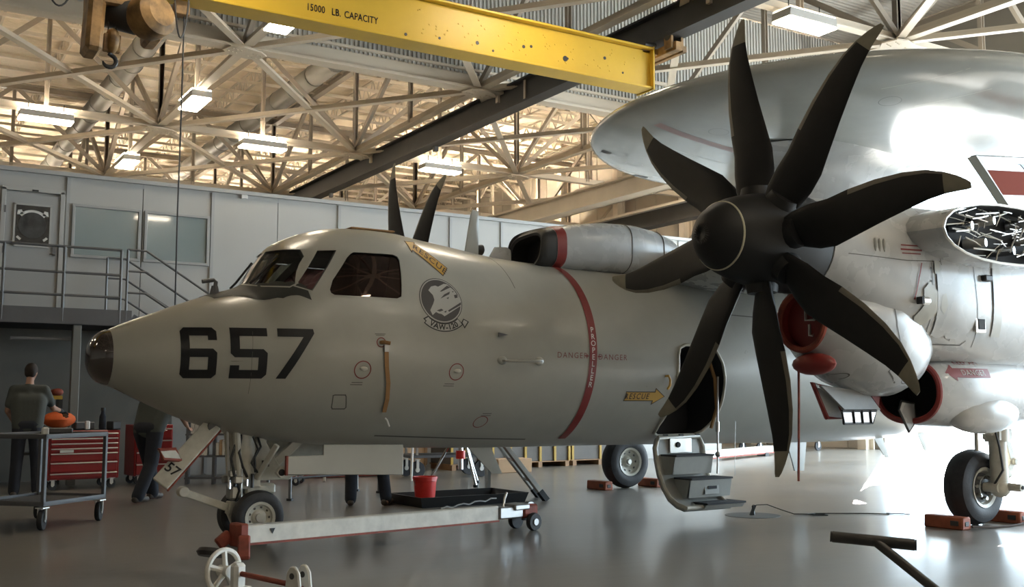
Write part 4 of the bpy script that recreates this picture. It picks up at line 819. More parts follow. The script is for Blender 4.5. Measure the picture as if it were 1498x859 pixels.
# ------------------------------ nacelles, propellers
NY = 3.43; PX = -3.72; PZ = 2.74
def sr(x, yc, hw, zb, zt, n=2.3, N=40): return sring(x, yc, hw, zb, zt, n, N)
def nacelle(sg):
    yc = sg * NY
    b = MB(); b.loft([sr(x, yc, hw, zb, zt, n) for x, hw, zb, zt, n in ((-3.24, .44, 2.30, 3.17, 2), (-3.15, .46, 2.25, 3.18, 2), (-2.9, .49, 2.10, 3.19, 2.1), (-2.6, .52, 1.95, 3.20, 2.3), (-2.2, .56, 1.80, 3.21, 2.5), (-1.7, .59, 1.70, 3.22, 2.7), (-1.0, .61, 1.62, 3.23, 2.8), (0.0, .61, 1.62, 3.22, 2.8), (1.2, .58, 1.8, 3.18, 2.6), (2.4, .48, 2.1, 3.1, 2.4), (3.4, .30, 2.5, 3.0, 2.2), (3.8, .12, 2.7, 2.9, 2))])
    nac = b.build('engine_nacelle', 'skin2', ac, 0, 45)
    c = MB(); ring = [(-3.20, .275, 1.775, 2.325, 2), (-3.12, .33, 1.72, 2.38, 2), (-2.95, .40, 1.60, 2.42, 2.1), (-2.7, .46, 1.47, 2.45, 2.2), (-2.4, .50, 1.385, 2.45, 2.3), (-2.15, .49, 1.375, 2.4, 2.3), (-1.95, .44, 1.44, 2.3, 2.2), (-1.78, .35, 1.56, 2.2, 2), (-1.66, .2, 1.72, 2.1, 2)]
    R = [sr(x, yc, hw, zb, zt, n) for x, hw, zb, zt, n in ring]; c.loft(R, False); c.add(R[-1], [tuple(range(40))])
    c.k = 1; r2 = sr(-3.18, yc, .245, 1.805, 2.295, 2); r3 = sr(-3.12, yc, .24, 1.81, 2.29, 2); c.loft([R[0], r2, r3], False); c.add(r3, [tuple(range(40))])
    ch = c.build('intake_cowl', ['skin2', 'red'], ac, 0, 45)
    MB().tube(sr(-3.20, yc, .262, 1.788, 2.312, 2), .028, 8, True).build('intake_lip', 'rust', ch)
    # scoop under the nacelle with a red lip
    s = MB(); Q = [(-1.72, .36, 1.13, 1.72, 2.2), (-1.6, .40, 1.10, 1.76, 2.2), (-1.2, .45, 1.07, 1.82, 2.3), (-.6, .45, 1.06, 1.82, 2.4), (.0, .42, 1.10, 1.8, 2.4), (.8, .36, 1.3, 1.8, 2.2), (1.4, .2, 1.55, 1.75, 2)]
    R = [sr(x, yc, hw, zb, zt, n) for x, hw, zb, zt, n in Q]; s.loft(R, False); s.add(R[-1], [tuple(range(40))]); s.k = 1; r2 = sr(-1.70, yc, .33, 1.16, 1.69, 2.2); r3 = sr(-1.3, yc, .30, 1.2, 1.65, 2.2); s.loft([R[0], r2, r3], False); s.add(r3, [tuple(range(40))])
    sco = s.build('oil_cooler_scoop', ['skin2', 'dark'], ac, 0, 45)
    MB().tube(sr(-1.72, yc, .352, 1.137, 1.713, 2.2), .03, 8, True).build('scoop_lip', 'red', sco)
    MB().sphere((-.92, yc + sg * .26, 1.22), (.55, .22, .21), 24).build('gear_fairing', 'skin2', sco)
    return nac, ch, sco
nacP, chP, scP = nacelle(-1); nacelle(1)
NB = bvh_of(nacP); CB = bvh_of(chP); SB = bvh_of(scP)
def nmark(name, sh, m, tgt, bv, fr=None, off=.004, step=.08): 
    vs = [fr(a, b) for a, b in sh[0]] if fr else sh[0]
    return decal(name, vs, sh[1], bv, lambda a, b: (a, -6., b), (0, 1, 0), m, tgt, step, off)
# nacelle panel lines, louvres, scoops, notices
nmark('panel_line', line2d([(-3.1, 2.62), (-2.4, 2.60), (-1.95, 2.62)], .008), 'line', nacP, NB)
nmark('panel_line', line2d([(-1.98, 3.12), (-1.93, 2.9), (-1.95, 2.62), (-1.72, 1.9)], .010), 'line', nacP, NB)
nmark('panel_line', line2d([(-1.52, 2.95), (-1.45, 2.4), (-1.38, 1.85)], .008), 'line', nacP, NB)
nmark('panel_line', line2d([(-2.08, 2.6), (-2.05, 2.0), (-2.0, 1.86), (-1.55, 1.86), (-1.50, 1.9)], .008), 'line', nacP, NB)
nmark('access_door', poly2d([(-2.03, 2.58), (-1.98, 1.95), (-1.90, 1.92), (-1.82, 1.95), (-1.78, 1.92), (-1.62, 1.92), (-1.66, 2.2), (-1.74, 2.6)]), 'skin2', nacP, NB, None, .012)
for i in range(6): nmark('fastener', poly2d([(-2.09 + .012 * math.cos(k) , 2.55 - .12 * i + .012 * math.sin(k)) for k in range(6)]), 'line', nacP, NB, None, .005)
for i in range(3): 
    p = NB.ray_cast(V(-2.78 + .055 * i, -6, 2.72), V(0, 1, 0))[0]; MB().sphere(p, (.02, .02, .065), 10).build('louvre', 'stepg', nacP)
nmark('notice_line', line2d([(-2.46, 2.70), (-2.20, 2.705)], .016), 'redtxt', nacP, NB); nmark('notice_text', join2d(line2d([(-2.45, 2.74), (-2.22, 2.745)], .012), line2d([(-2.45, 2.665), (-2.22, 2.67)], .010)), 'redtxt', nacP, NB)
nmark('red_hose', line2d([(-2.22, 2.58), (-2.26, 2.45), (-2.30, 2.26)], .014), 'red', nacP, NB, None, .01)
p = NB.ray_cast(V(-2.22, -6, 2.24), V(0, 1, 0))[0]; MB().box(p + V(.02, -.03, 0), (.13, .07, .07)).build('vent_scoop', 'alu', nacP, .02); MB().box(p + V(-.055, -.04, 0), (.03, .06, .065)).build('vent_mouth', 'dark', nacP)
p = NB.ray_cast(V(-1.30, -6, 2.50), V(0, 1, 0))[0]; MB().box(p + V(0, -.02, 0), (.12, .06, .06)).build('vent_scoop', 'blackp', nacP, .01)
p = NB.ray_cast(V(-1.36, -6, 2.06), V(0, 1, 0))[0]; wf = MB().box(p, (.17, .02, .17)).build('window_plate', 'alu', nacP, .01); MB().box(p + V(.01, -.012, 0), (.10, .01, .10)).build('sight_glass', 'dark', wf)
nmark('panel_line', line2d([(-2.47, 2.3), (-2.50, 2.0), (-2.45, 1.75), (-2.52, 1.6), (-2.38, 1.5)], .012), 'line', chP, CB)
for x, z, r in ((-2.86, 1.55, .06), (-2.25, 1.53, .065)): nmark('inspection_ring', ring2d((x, z), r - .008, r, 24, .6), 'line', chP, CB)
nmark('blank_emblem', poly2d([(-3.1, 2.1), (-3.0, 2.1), (-3.0, 2.12), (-3.1, 2.12)]), 'skin2', chP, CB)
# emblem on the red intake plug (faces forward)
pe = MB(); pe.tube([(-3.135, -3.42, 2.18), (-3.135, -3.42, 2.06), (-3.135, -3.52, 2.06), (-3.135, -3.52, 2.13), (-3.135, -3.44, 2.13)], .014, 4); pe.tube([(-3.135, -3.46, 2.02), (-3.135, -3.46, 1.92), (-3.135, -3.50, 1.92)], .014, 4); pe.build('plug_mark', 'alu', chP)
nmark('danger_arrow', poly2d([(-1.62, 1.60), (-1.50, 1.68), (-1.50, 1.645), (-1.02, 1.645), (-1.02, 1.555), (-1.50, 1.555), (-1.50, 1.52)]), 'redtxt', scP, SB)
nmark('danger_lettering', text_mesh('DANGER', .075, 0, 1.1), 'badgelt', scP, SB, frame2((-1.26, 1.60), (1, 0), (0, 1)), .007, .3)
nmark('danger_lettering', text_mesh('KEEP AFT', .07, 0, 1.1), 'redtxt', scP, SB, frame2((-1.28, 1.70), (1, 0), (0, 1)), .006, .3)
for pts in ([(-2.2, 2.35), (-2.12, 2.42), (-2.02, 2.34), (-2.0, 2.15), (-2.1, 2.05), (-2.22, 2.0), (-2.26, 2.1), (-2.18, 2.2)], [(-1.95, 2.3), (-1.9, 2.33), (-1.86, 2.22), (-1.9, 2.13), (-1.96, 2.18)], [(-2.05, 2.62), (-1.98, 2.62), (-1.98, 2.5), (-2.05, 2.5)], [(-1.2, 2.75), (-1.08, 2.72), (-1.05, 1.95), (-1.18, 1.95)]): nmark('primer_patch', poly2d(pts), 'skin', nacP, NB, None, .013)
# hanging red intake plug below the cowl, open cowl doors
MB().sphere((-3.16, -3.52, 1.66), (.10, .24, .10), 16).build('red_plug', 'red', chP)
MB().tube([(-3.2, -3.38, 1.70), (-3.2, -3.37, 1.3), (-3.21, -3.35, .62)], .012, 6).build('plug_streamer', 'rust', chP)
def plate(name, pts, th, m, parent, edge=None):
    P = [Vector(p) for p in pts]; n = (P[1] - P[0]).cross(P[2] - P[0]).normalized() * th / 2; k = len(P); b = MB()
    b.add([p - n for p in P] + [p + n for p in P], [tuple(range(k))[::-1], tuple(range(k, 2 * k))] + [(i, (i + 1) % k, k + (i + 1) % k, k + i) for i in range(k)])
    o = b.build(name, m, parent, 0, 0)
    if edge: MB().tube([p for p in P], th * .8, 6, True).build('door_edge', edge, o)
    return o
plate('cowl_door', [(-2.99, -3.35, 1.50), (-2.81, -3.35, 1.18), (-2.58, -3.35, 1.17), (-2.76, -3.35, 1.45)], .03, 'skin2', chP, 'red')
plate('cowl_door', [(-3.01, -3.45, 1.47), (-2.37, -3.45, 1.42), (-2.21, -3.47, 1.25), (-2.70, -3.47, 1.24)], .03, 'shade', chP)  # this door's shadow is put into its darker grey
plate('cowl_door', [(-2.32, -3.42, 1.43), (-2.14, -3.42, 1.42), (-2.17, -3.42, 1.28)], .03, 'redtxt', chP)
vd = plate('exhaust_louvre', [(-2.78, -3.50, 1.24), (-2.30, -3.50, 1.24), (-2.32, -3.47, 1.13), (-2.72, -3.47, 1.13)], .02, 'chrome', chP, 'blackp')
for i in range(3): MB().bar((-2.64 + .12 * i, -3.515, 1.24), (-2.59 + .12 * i, -3.485, 1.13), .018).build('louvre_bar', 'blackp', vd)
FLAP = [(-1.92, -3.5, 1.33), (-1.96, -3.5, 1.25), (-1.82, -3.5, 1.04), (-1.70, -3.48, 1.13), (-1.66, -3.45, 1.31)]
plate('scoop_door', FLAP, .016, 'skin2', scP, 'blackp')

# propeller: eight scimitar blades
def blade_mesh():
    b = MB(); st = [(.34, .02, .27, .18, 42), (.46, .02, .335, .12, 30), (.62, .01, .385, .085, 18), (.8, .005, .395, .065, 11), (1.0, .045, .385, .052, 7), (1.25, .085, .35, .042, 4), (1.5, .11, .295, .034, 2), (1.7, .115, .23, .027, 1), (1.84, .098, .17, .020, 1), (1.85, .096, .166, .020, 1), (1.95, .07, .12, .016, 1), (2.02, .045, .08, .012, 0), (2.057, .03, .045, .008, 0)]
    N = 18; R = []
    for r, e, c, t, tw in st:
        e = e if r > .7 else e * .6; tw = math.radians(tw); ring = []
        for k in range(N):
            a = 2 * PI * k / N; u_ = math.cos(a) * c / 2; w_ = math.sin(a) * t / 2 * (1 if r > .5 else 1)
            # u_ >0 is the ccw (leading) side; local y = ccw direction, x = aft
            R_u = u_ * math.cos(tw) - w_ * math.sin(tw); R_w = u_ * math.sin(tw) + w_ * math.cos(tw)
            ring.append((R_w * -1, e + R_u, r))
        R.append(ring)
    for i in range(len(R) - 1):
        for k in range(N):
            mid = math.cos(2 * PI * (k + .5) / N); r = st[i][0]
            b.k = 2 if r >= 1.84 else (1 if (mid > .72 and r >= 1.0) else 0)
            b.add([R[i][k], R[i][(k + 1) % N], R[i + 1][(k + 1) % N], R[i + 1][k]], [(0, 1, 2, 3)])
    b.k = 0; b.add(R[0], [tuple(range(N))]); b.k = 2; b.add(R[-1], [tuple(range(N))])
    me = b.mesh('blade', 0, 40)
    for m in ('blade', 'boot', 'tipm'): me.materials.append(M[m])
    return me
BM = blade_mesh()
sp_prof = [(.055, -.70), (.10, -.685), (.17, -.645), (.24, -.575), (.295, -.485), (.335, -.39), (.375, -.25), (.405, -.1), (.43, .05), (.445, .2), (.45, .36), (.44, .46), (.3, .47)]
for sg, psi in ((-1, 3.0), (1, 5.0)):
    hub = MB().lathe(sp_prof, (0, 0, 0), (1, 0, 0), 48)
    hub.k = 1; hub.lathe([(.055, -.70), (.05, -.66), (.045, -.55), (.002, -.55)], (0, 0, 0), (1, 0, 0), 24, False)
    pr_ = hub.build('propeller', ['spinner', 'dark'], ac, 0, 40); pr_.location = (PX, sg * NY, PZ)
    rgm = MB(); rgm.lathe([(.291, -.492), (.2975, -.489), (.301, -.478), (.298, -.474)], (0, 0, 0), (1, 0, 0), 48, False); rgm.build('spinner_ring', 'ring', pr_)
    for k in range(8):
        bo = obj('blade', BM, pr_); bo.rotation_euler = (-math.radians(psi + 45 * k), 0, 0)
        MB().cyl((0, 0, 0), (0, 0, .01), .01, n=6)
    for k in range(8):
        a = math.radians(psi + 45 * k); d = V(0, math.sin(a), math.cos(a)); MB().cyl(d * .38, d * .47, .15, .13, 16).build('blade_cuff', 'spinner', pr_)

# ------------------------------ landing gear
def wheel(parent, c, r, w, rimr, sg, nm=''):
    c = Vector(c); rr = r - w * .5
    prof = [(rimr, -w * .42), (rimr + .03, -w * .47), (r - w * .35, -w * .5), (r - w * .12, -w * .40), (r - .012, -w * .22), (r, -w * .08)]
    for q in (-.25, 0, .25): pass
    prof = prof + [(a, -h) for a, h in prof[::-1]]
    ty = MB().lathe(prof, c, (0, 1, 0), 48, False).build('tyre', 'tyre', parent, 0, 40)
    rp_ = [(.02, .30), (.06, .30), (.075, .20), (rimr * .45, .16), (rimr * .62, .24), (rimr * .82, .30), (rimr * .9, .44), (rimr + .012, .48), (rimr + .012, .40), (rimr * .95, -.4), (.02, -.4)]
    MB().lathe([(a, h * w * sg) for a, h in rp_[:-2]] + [(a, -h * w * sg) for a, h in rp_[:-2][::-1]], c, (0, 1, 0), 36).build('wheel_rim', 'rim', parent, 0, 35)
    hs = MB()
    for k in range(9):
      for sg in (sg, -sg): a = 2 * PI * k / 9; hs.cyl(c + V(rimr * .72 * math.cos(a), sg * w * .262, rimr * .72 * math.sin(a)), c + V(rimr * .72 * math.cos(a), sg * w * .285, rimr * .72 * math.sin(a)), rimr * .09, n=8)
    hs.build('rim_holes', 'brake', parent)
    MB().cyl(c + V(0, sg * w * .28, 0), c + V(0, sg * w * .42, 0), rimr * .24, rimr * .18, 14).build('hub_cap', 'gearshade', parent)
for sg in (-1, 1):
    y = sg * 2.965; so_ = sg * 3.20
    g = MB(); g.cyl((.12, so_, .42), (.10, so_, 1.0), .09, n=14); g.cyl((.10, so_, .90), (.08, so_, 1.75), .125, n=14); g.box((.11, so_, .98), (.24, .2, .12)); g.cyl((.04, sg * 3.24, .41), (.02, sg * 2.9, .41), .05, n=12); g.sphere((.12, so_, .41), .11, 12)
    gear = g.build('main_landing_gear', 'gearwhite', ac, 0, 40)
    wheel(gear, (0, y, .407), .407, .29, .205, sg)
    MB().lathe([(.02, 0), (.15, 0), (.16, .03 * sg), (.02, .05 * sg)], (0, sg * 3.0 + sg * .03, .407), (0, 1, 0), 18).build('brake_disc', 'brake', gear)
    for k in range(7): q = 2 * PI * k / 7 + .3; MB().cyl((.115 * math.cos(q), y + sg * .09, .407 + .115 * math.sin(q)), (.115 * math.cos(q), y + sg * .15, .407 + .115 * math.sin(q)), .024, .02, 10).build('brake_cylinder', 'chrome' if k % 2 else 'gearshade', gear)
    MB().tube([(.13 * math.cos(q), y + sg * .155, .407 + .13 * math.sin(q)) for q in [i * .35 for i in range(12)]], .008, 6).build('brake_line', 'chrome', gear)
    boxobj('strut_bracket', (.02, so_ + sg * .03, 1.02), (.26, .10, .10), 'gearwhite', gear, .02); boxobj('scissor_mount', (.22, so_, .56), (.12, .12, .10), 'gearwhite', gear, .02)
    MB().bar((.30, so_ + sg * .05, 1.55), (.16, so_ + sg * .05, 1.02), .05, .07).build('side_brace', 'gearwhite', gear, .01)
    t = MB(); t.bar((.26, so_, .95), (.36, so_, .68), .05, .10); t.bar((.36, so_, .68), (.16, so_, .44), .05, .10); t.cyl((.36, so_ - .06, .68), (.36, so_ + .06, .68), .04, n=10); t.build('torque_link', 'gearwhite', gear, .008)
    MB().bar((-.35, so_, 1.5), (.05, so_, .98), .06, .08).build('drag_brace', 'gearwhite', gear, .01); MB().cyl((-.12, so_ - .1 * sg, 1.45), (-.12, so_ - .1 * sg, .8), .022, n=8).build('actuator_rod', 'gearshade', gear)
    MB().tube([(.0, so_, 1.4), (-.08, so_ + .08 * sg, 1.1), (-.02, so_ + .10 * sg, .85), (.06, so_ + .08 * sg, .6), (.02, so_, .45)], .012, 6).build('brake_hose', 'blackp', gear)
    MB().cyl((.14, so_ + .02 * sg, .42), (.14, so_ + .24 * sg, .42), .045, n=12).build('axle_fitting', 'gearwhite', gear); MB().cyl((.14, so_ + .22 * sg, .42), (.14, so_ + .25 * sg, .42), .02, n=8).build('axle_bolt', 'dark', gear)
    boxobj('gear_door', (.35, sg * 3.68, 1.25), (.9, .03, .42), 'skin2', gear, .01)
    if sg > 0: boxobj('gear_door', (-.42, sg * 2.66, 1.0), (.06, .42, .52), 'gearwhite', gear, .01)
# nose gear
ng = MB(); ng.cyl((-7.10, 0, .30), (-7.12, 0, .62), .06, n=14); ng.cyl((-7.12, 0, .55), (-7.16, 0, 1.15), .125, n=18); ng.box((-7.12, 0, .56), (.22, .24, .10)); ng.cyl((-7.06, -.28, .25), (-7.06, .28, .25), .04, n=12); ng.box((-7.08, 0, .30), (.14, .14, .16))
noseg = ng.build('nose_landing_gear', 'gearwhite', ac, 0, 40)
for yy, sg in ((-.21, -1), (.21, 1)): wheel(noseg, (-7.06, yy, .25), .25, .15, .135, sg)
for yy in (-.13, .13): MB().cyl((-7.22, yy, .58), (-7.26, yy, 1.08), .035, n=10).build('steering_cylinder', 'gearwhite', noseg)
MB().cyl((-7.30, -.10, .56), (-7.33, -.10, 1.05), .018, n=8).build('hydraulic_pipe', 'chrome', noseg); MB().tube([(-7.2, -.1, 1.02), (-7.24, -.16, .85), (-7.2, -.15, .72), (-7.14, -.12, .62)], .014, 6).build('hydraulic_hose', 'blackp', noseg)
MB().tube([(-7.05, -.08, 1.05), (-7.02, -.14, .9), (-7.08, -.14, .8), (-7.06, -.1, .66)], .011, 6).build('hydraulic_hose', 'blackp', noseg)
for z in (.62, .72, .86): MB().lathe([(.02, 0), (.115, 0), (.115, .035), (.02, .035)], (-7.125, 0, z), (0, 0, 1), 18).build('strut_collar', 'gearwhite', noseg)
for x, yy, z in ((-7.28, -.12, .66), (-7.24, -.16, .6), (-7.30, 0, .6)): boxobj('gear_valve', (x, yy, z), (.08, .06, .07), 'gearshade', noseg, .01)
MB().bar((-6.98, -.05, .62), (-6.55, -.05, 1.0), .07, .09).build('drag_brace', 'gearwhite', noseg, .01)
MB().cyl((-6.98, 0, .62), (-6.99, 0, 1.15), .07, n=14).build('retract_cylinder', 'gearwhite', noseg)
MB().prism([(-7.05, .98), (-6.98, .98), (-6.82, .72), (-6.70, .64), (-6.70, .58), (-7.05, .58)], (0, -.09, 0), (1, 0, 0), (0, 0, 1), .035).build('gusset_plate', 'gearwhite', noseg, .006)
boxobj('data_plate', (-6.96, -.112, .74), (.07, .01, .06), 'brake', noseg); boxobj('lower_casting', (-7.0, -.02, .50), (.30, .20, .10), 'gearwhite', noseg, .02); boxobj('strut_block', (-7.24, -.06, .48), (.12, .16, .14), 'gearshade', noseg, .02)
for q in range(5): MB().cyl((-7.32 + .055 * q, -.15, .52 + .02 * (q % 2)), (-7.32 + .055 * q, -.15, .60 + .05 * (q % 3)), .016, n=8).build('hydraulic_fitting', ['chrome', 'darksteel', 'gearshade'][q % 3], noseg)
MB().tube([(-7.26, -.14, .95), (-7.31, -.15, .80), (-7.28, -.16, .66), (-7.22, -.15, .50), (-7.25, -.13, .40)], .012, 6).build('hydraulic_hose', 'blackp', noseg)
MB().tube([(-7.1, -.14, 1.0), (-7.06, -.17, .88), (-7.12, -.17, .75), (-7.05, -.15, .66)], .010, 6).build('hydraulic_hose', 'blackp', noseg)
MB().bar((-7.05, -.12, .60), (-6.92, -.3, .92), .04, .05).build('brace_link', 'gearwhite', noseg, .006)
lb = MB(); lb.bar((-7.30, -.05, .34), (-7.72, -.05, .50), .05, .07); lb.cyl((-7.72, -.10, .505), (-7.72, .0, .505), .05, n=12); lb.bar((-7.12, -.05, .32), (-7.30, -.05, .34), .12, .12); lb.build('launch_bar', 'gearwhite', noseg, .008)
MB().bar((-7.30, -.06, .34), (-7.22, -.06, .16), .05, .06).build('launch_link', 'gearwhite', noseg, .008)
hbk = MB(); hbk.prism([(0, -.055), (.06, -.06), (.34, .02), (.42, .06), (.42, .16), (.34, .13), (.08, .055), (.0, .06), (-.05, .0)], (-6.90, -.33, .665), (1, 0, 0), (0, 0, 1), .05); hbk.build('holdback_fitting', 'gearwhite', noseg, .008); MB().cyl((-6.89, -.36, .665), (-6.89, -.30, .665), .032, n=14).build('holdback_hole', 'dark', noseg); boxobj('holdback_clip', (-6.65, -.36, .72), (.05, .05, .09), 'gearwhite', noseg, .006)
# forward door plank with 57, side doors
a = V(-7.50, -.20, 1.12); b_ = V(-7.99, -.28, .60); d = (b_ - a).normalized(); 
pk = MB().bar(a, b_, .035, .16, (.8, 0, .55)); fd = pk.build('nose_gear_door', 'gearwhite', ac, .006)
side = d.cross(V(0, 1, 0)).normalized()
pe2 = MB().bar(a + side * .088 - V(0, .012, 0), b_ + side * .088 - V(0, .012, 0), .03, .014, (.8, 0, .55)); pe2.build('door_edge', 'rust', fd)
up_ = d.cross(V(0, 1, 0)).normalized(); up_ = up_ if up_.x > 0 else up_
ur = d.cross(V(0, 1, 0)); ur = ur if ur.x > 0 else -ur; yv = V(.8, 0, .55).cross(d).normalized(); yv = -yv if yv.y > 0 else yv; ur = (-d).cross(yv); flat_text('door_number', '57', .13, a + (b_ - a) * .78 + yv * .0175, ur, -d, 'blackpaint', fd, .002)
plate('door_flap', [(-7.86, -.25, .90), (-8.02, -.32, .90), (-7.98, -.32, .82), (-7.80, -.25, .80)], .025, 'gearwhite', fd, 'rust')
MB().lathe([(.02, -.03), (.06, -.03), (.06, .03), (.02, .03)], (-7.50, -.20, 1.10), (0, 1, 0), 14).build('door_pivot', 'darksteel', fd)
sd = MB(); sd.prism([(-6.86, .645), (-5.64, .60), (-5.64, .90), (-6.50, .92), (-6.50, .82), (-6.86, .82)], (0, -.40, 0), (1, 0, 0), (0, 0, 1), .03); sdo = sd.build('nose_gear_side_door', 'skin', ac, .006)
sd = MB(); sd.prism([(-6.86, .66), (-5.64, .62), (-5.64, .90), (-6.50, .92), (-6.50, .82), (-6.86, .82)], (0, .40, 0), (1, 0, 0), (0, 0, 1), .03); sd.build('nose_gear_side_door', 'gearwhite', ac, .006)
boxobj('door_edge', (-6.862, -.40, .73), (.02, .036, .18), 'rust', sdo)
# small door ahead on the far side, white with red lower edge
plate('nose_gear_flap', [(-6.75, .55, .95), (-6.75, .62, .66), (-6.35, .62, .66), (-6.35, .55, .95)], .02, 'gearwhite', ac, 'rust')
MB().prism([(0, 0), (.12, .03), (.22, .0), (.30, -.14), (.18, -.10), (.05, -.02)], (-8.28, -.30, 1.36), (1, 0, 0), (0, 0, 1), .004)
# ------------------------------------------------------------------ floor objects
def caster(parent, x, y, r, w=.04, yaw=0., h=None):
    d = V(math.cos(yaw), math.sin(yaw), 0); n = V(-d.y, d.x, 0); c = V(x, y, r)
    ty = MB().lathe([(r * .55, -w / 2), (r * .95, -w / 2), (r, -w * .3), (r, w * .3), (r * .95, w / 2), (r * .55, w / 2)], c, n, 20).build('caster_wheel', 'tyre', parent)
    f = MB(); f.bar(c + n * (w / 2 + .012), c + n * (w / 2 + .012) + V(0, 0, r * 1.15), .012, .05, d); f.bar(c - n * (w / 2 + .012), c - n * (w / 2 + .012) + V(0, 0, r * 1.15), .012, .05, d); f.box(c + V(0, 0, r * 1.18), (.10, .10, .012)); f.cyl(c - n * w * .75, c + n * w * .75, r * .28, n=10); f.build('caster_fork', 'alu', parent)
# grey utility cart
ct = thing('utility_cart', 'grey steel two-shelf utility cart in the left foreground', 'cart', (1.66, 11.95, 0), .757)
cl, cw = 1.03, .90
for x in (0.02, cl - .02):
    for y in (.02, cw - .02):
        boxobj('post', (x, y, .62), (.04, .04, .72), 'greysteel', ct, .004); caster(ct, x + (.03 if x < .5 else -.03), y + (.03 if y < .5 else -.03), .105, .05, .4)
for nm, z in (('top_shelf', .965), ('bottom_shelf', .27)):
    boxobj(nm, (cl / 2, cw / 2, z - .01), (cl, cw, .012), 'greysteel', ct)
    for c, s in (((cl / 2, 0.01, z), (cl, .02, .05)), ((cl / 2, cw - .01, z), (cl, .02, .05)), ((.01, cw / 2, z), (.02, cw, .05)), ((cl - .01, cw / 2, z), (.02, cw, .05))): boxobj('shelf_rim', c, s, 'greysteel', ct, .004)
def onC(x, y, z): c_, s_ = math.cos(.757), math.sin(.757); return (1.66 + c_ * x - s_ * y, 11.95 + s_ * x + c_ * y, z)
tag(boxobj('paper_cup', (0, 0, .05), (.07, .07, .10), 'paper', None, .015), 'white paper cup on the near corner of the grey cart', 'cup').location = onC(.08, .08, .962)
tb_ = MB().box((0, 0, .03), (.3, .2, .06)).build('parts_tray', 'greysteel', None, .01); tb_.location = onC(.8, .5, .975); tag(tb_, 'grey parts tray on the grey cart', 'tray')
# red roller tool cabinet
tc_ = thing('tool_cabinet', 'red roller tool cabinet with silver drawer trims', 'cabinet', (2.45, 17.25, 0), .15)
boxobj('cabinet_body', (.52, .3, .52), (1.08, .55, .74), 'toolred', tc_, .01)
zz = .86
for i, h in enumerate((.075, .075, .075, .075, .14, .16, .09)):
    zz -= h; dr = boxobj('drawer', (.52, .015, zz + h / 2), (1.0, .03, h - .012), 'toolred', tc_, .006); boxobj('drawer_trim', (.52, -.008, zz + h - .02), (1.0, .02, .018), 'alu', dr, .004)
boxobj('name_plate', (.25, -.004, .58), (.2, .012, .04), 'bookw', tc_)
boxobj('top_mat', (.52, .3, .893), (1.02, .5, .008), 'blackp', tc_)
for x, y in ((.08, .08), (.96, .08), (.08, .5), (.96, .5)): caster(tc_, x, y, .07, .04)
tc2 = thing('tool_cabinet', 'dark red tool cabinet behind the worker bending under the nose', 'cabinet', (3.80, 17.7, 0), .1)
boxobj('cabinet_body', (.3, .3, .55), (.62, .5, .82), 'toolred', tc2, .01)
for i in range(4): dr = boxobj('drawer', (.3, .035, .25 + .19 * i), (.56, .03, .17), 'toolred', tc2, .006); boxobj('drawer_trim', (.3, .015, .32 + .19 * i), (.56, .02, .016), 'alu', dr)
for x, y in ((.08, .1), (.52, .1), (.08, .5), (.52, .5)): caster(tc2, x, y, .07, .04)
def onT(x, y, z): c_, s_ = math.cos(.15), math.sin(.15); return (2.45 + c_ * x - s_ * y, 17.25 + s_ * x + c_ * y, z)
def lumpy(name, m, r, seed, sq=.8):
    rn = random.Random(seed); b = MB(); b.sphere((0, 0, 0), r, 16); k = [rn.uniform(.75, 1.2) for _ in range(9)]
    b.v = [(x * k[int((math.atan2(y, x) + PI) * 1.3) % 9], y * k[int((z + 1) * 4) % 9], z * sq * k[int((x + z + 2) * 3) % 9]) for x, y, z in b.v]; return b.build(name, m, None, 0, 60)
ob_ = lumpy('tool_bag', 'orange', (.22, .16, .15), 2); ob_.location = onT(.16, .16, 1.06); tag(ob_, 'orange cloth tool bag on the red tool cabinet', 'bag')
sp1 = MB(); sp1.lathe([(.004, 0), (.05, 0), (.055, .04), (.05, .2), (.03, .25), (.025, .30), (.004, .31)], (0, 0, 0), (0, 0, 1), 14); o = sp1.build('spray_bottle', 'navy'); o.location = onT(.88, .32, .898); tag(o, 'dark spray bottle standing on the red tool cabinet', 'bottle'); MB().cyl((0, 0, .29), (0, 0, .34), .035, n=10).build('bottle_cap', 'blackp', o)
for i, (x, y, s, m, nm, lb, ct_) in enumerate(((.58, .12, (.07, .07, .14), 'paper', 'small_can', 'small white can on the red tool cabinet', 'can'), (.60, .38, (.3, .2, .12), 'greysteel', 'tool_case', 'grey tool case on the red tool cabinet', 'case'), (.98, .10, (.16, .18, .13), 'blackp', 'tool_pouch', 'black tool pouch on the red cabinet corner', 'pouch'), (.08, .42, (.25, .12, .05), 'blackp', 'black_tray', 'flat black tray behind the orange bag', 'tray'))):
    o = boxobj(nm, (0, 0, s[2] / 2), s, m, None, .015); o.location = onT(x, y, .898); o.rotation_euler = (0, 0, .2 * i); tag(o, lb, ct_)
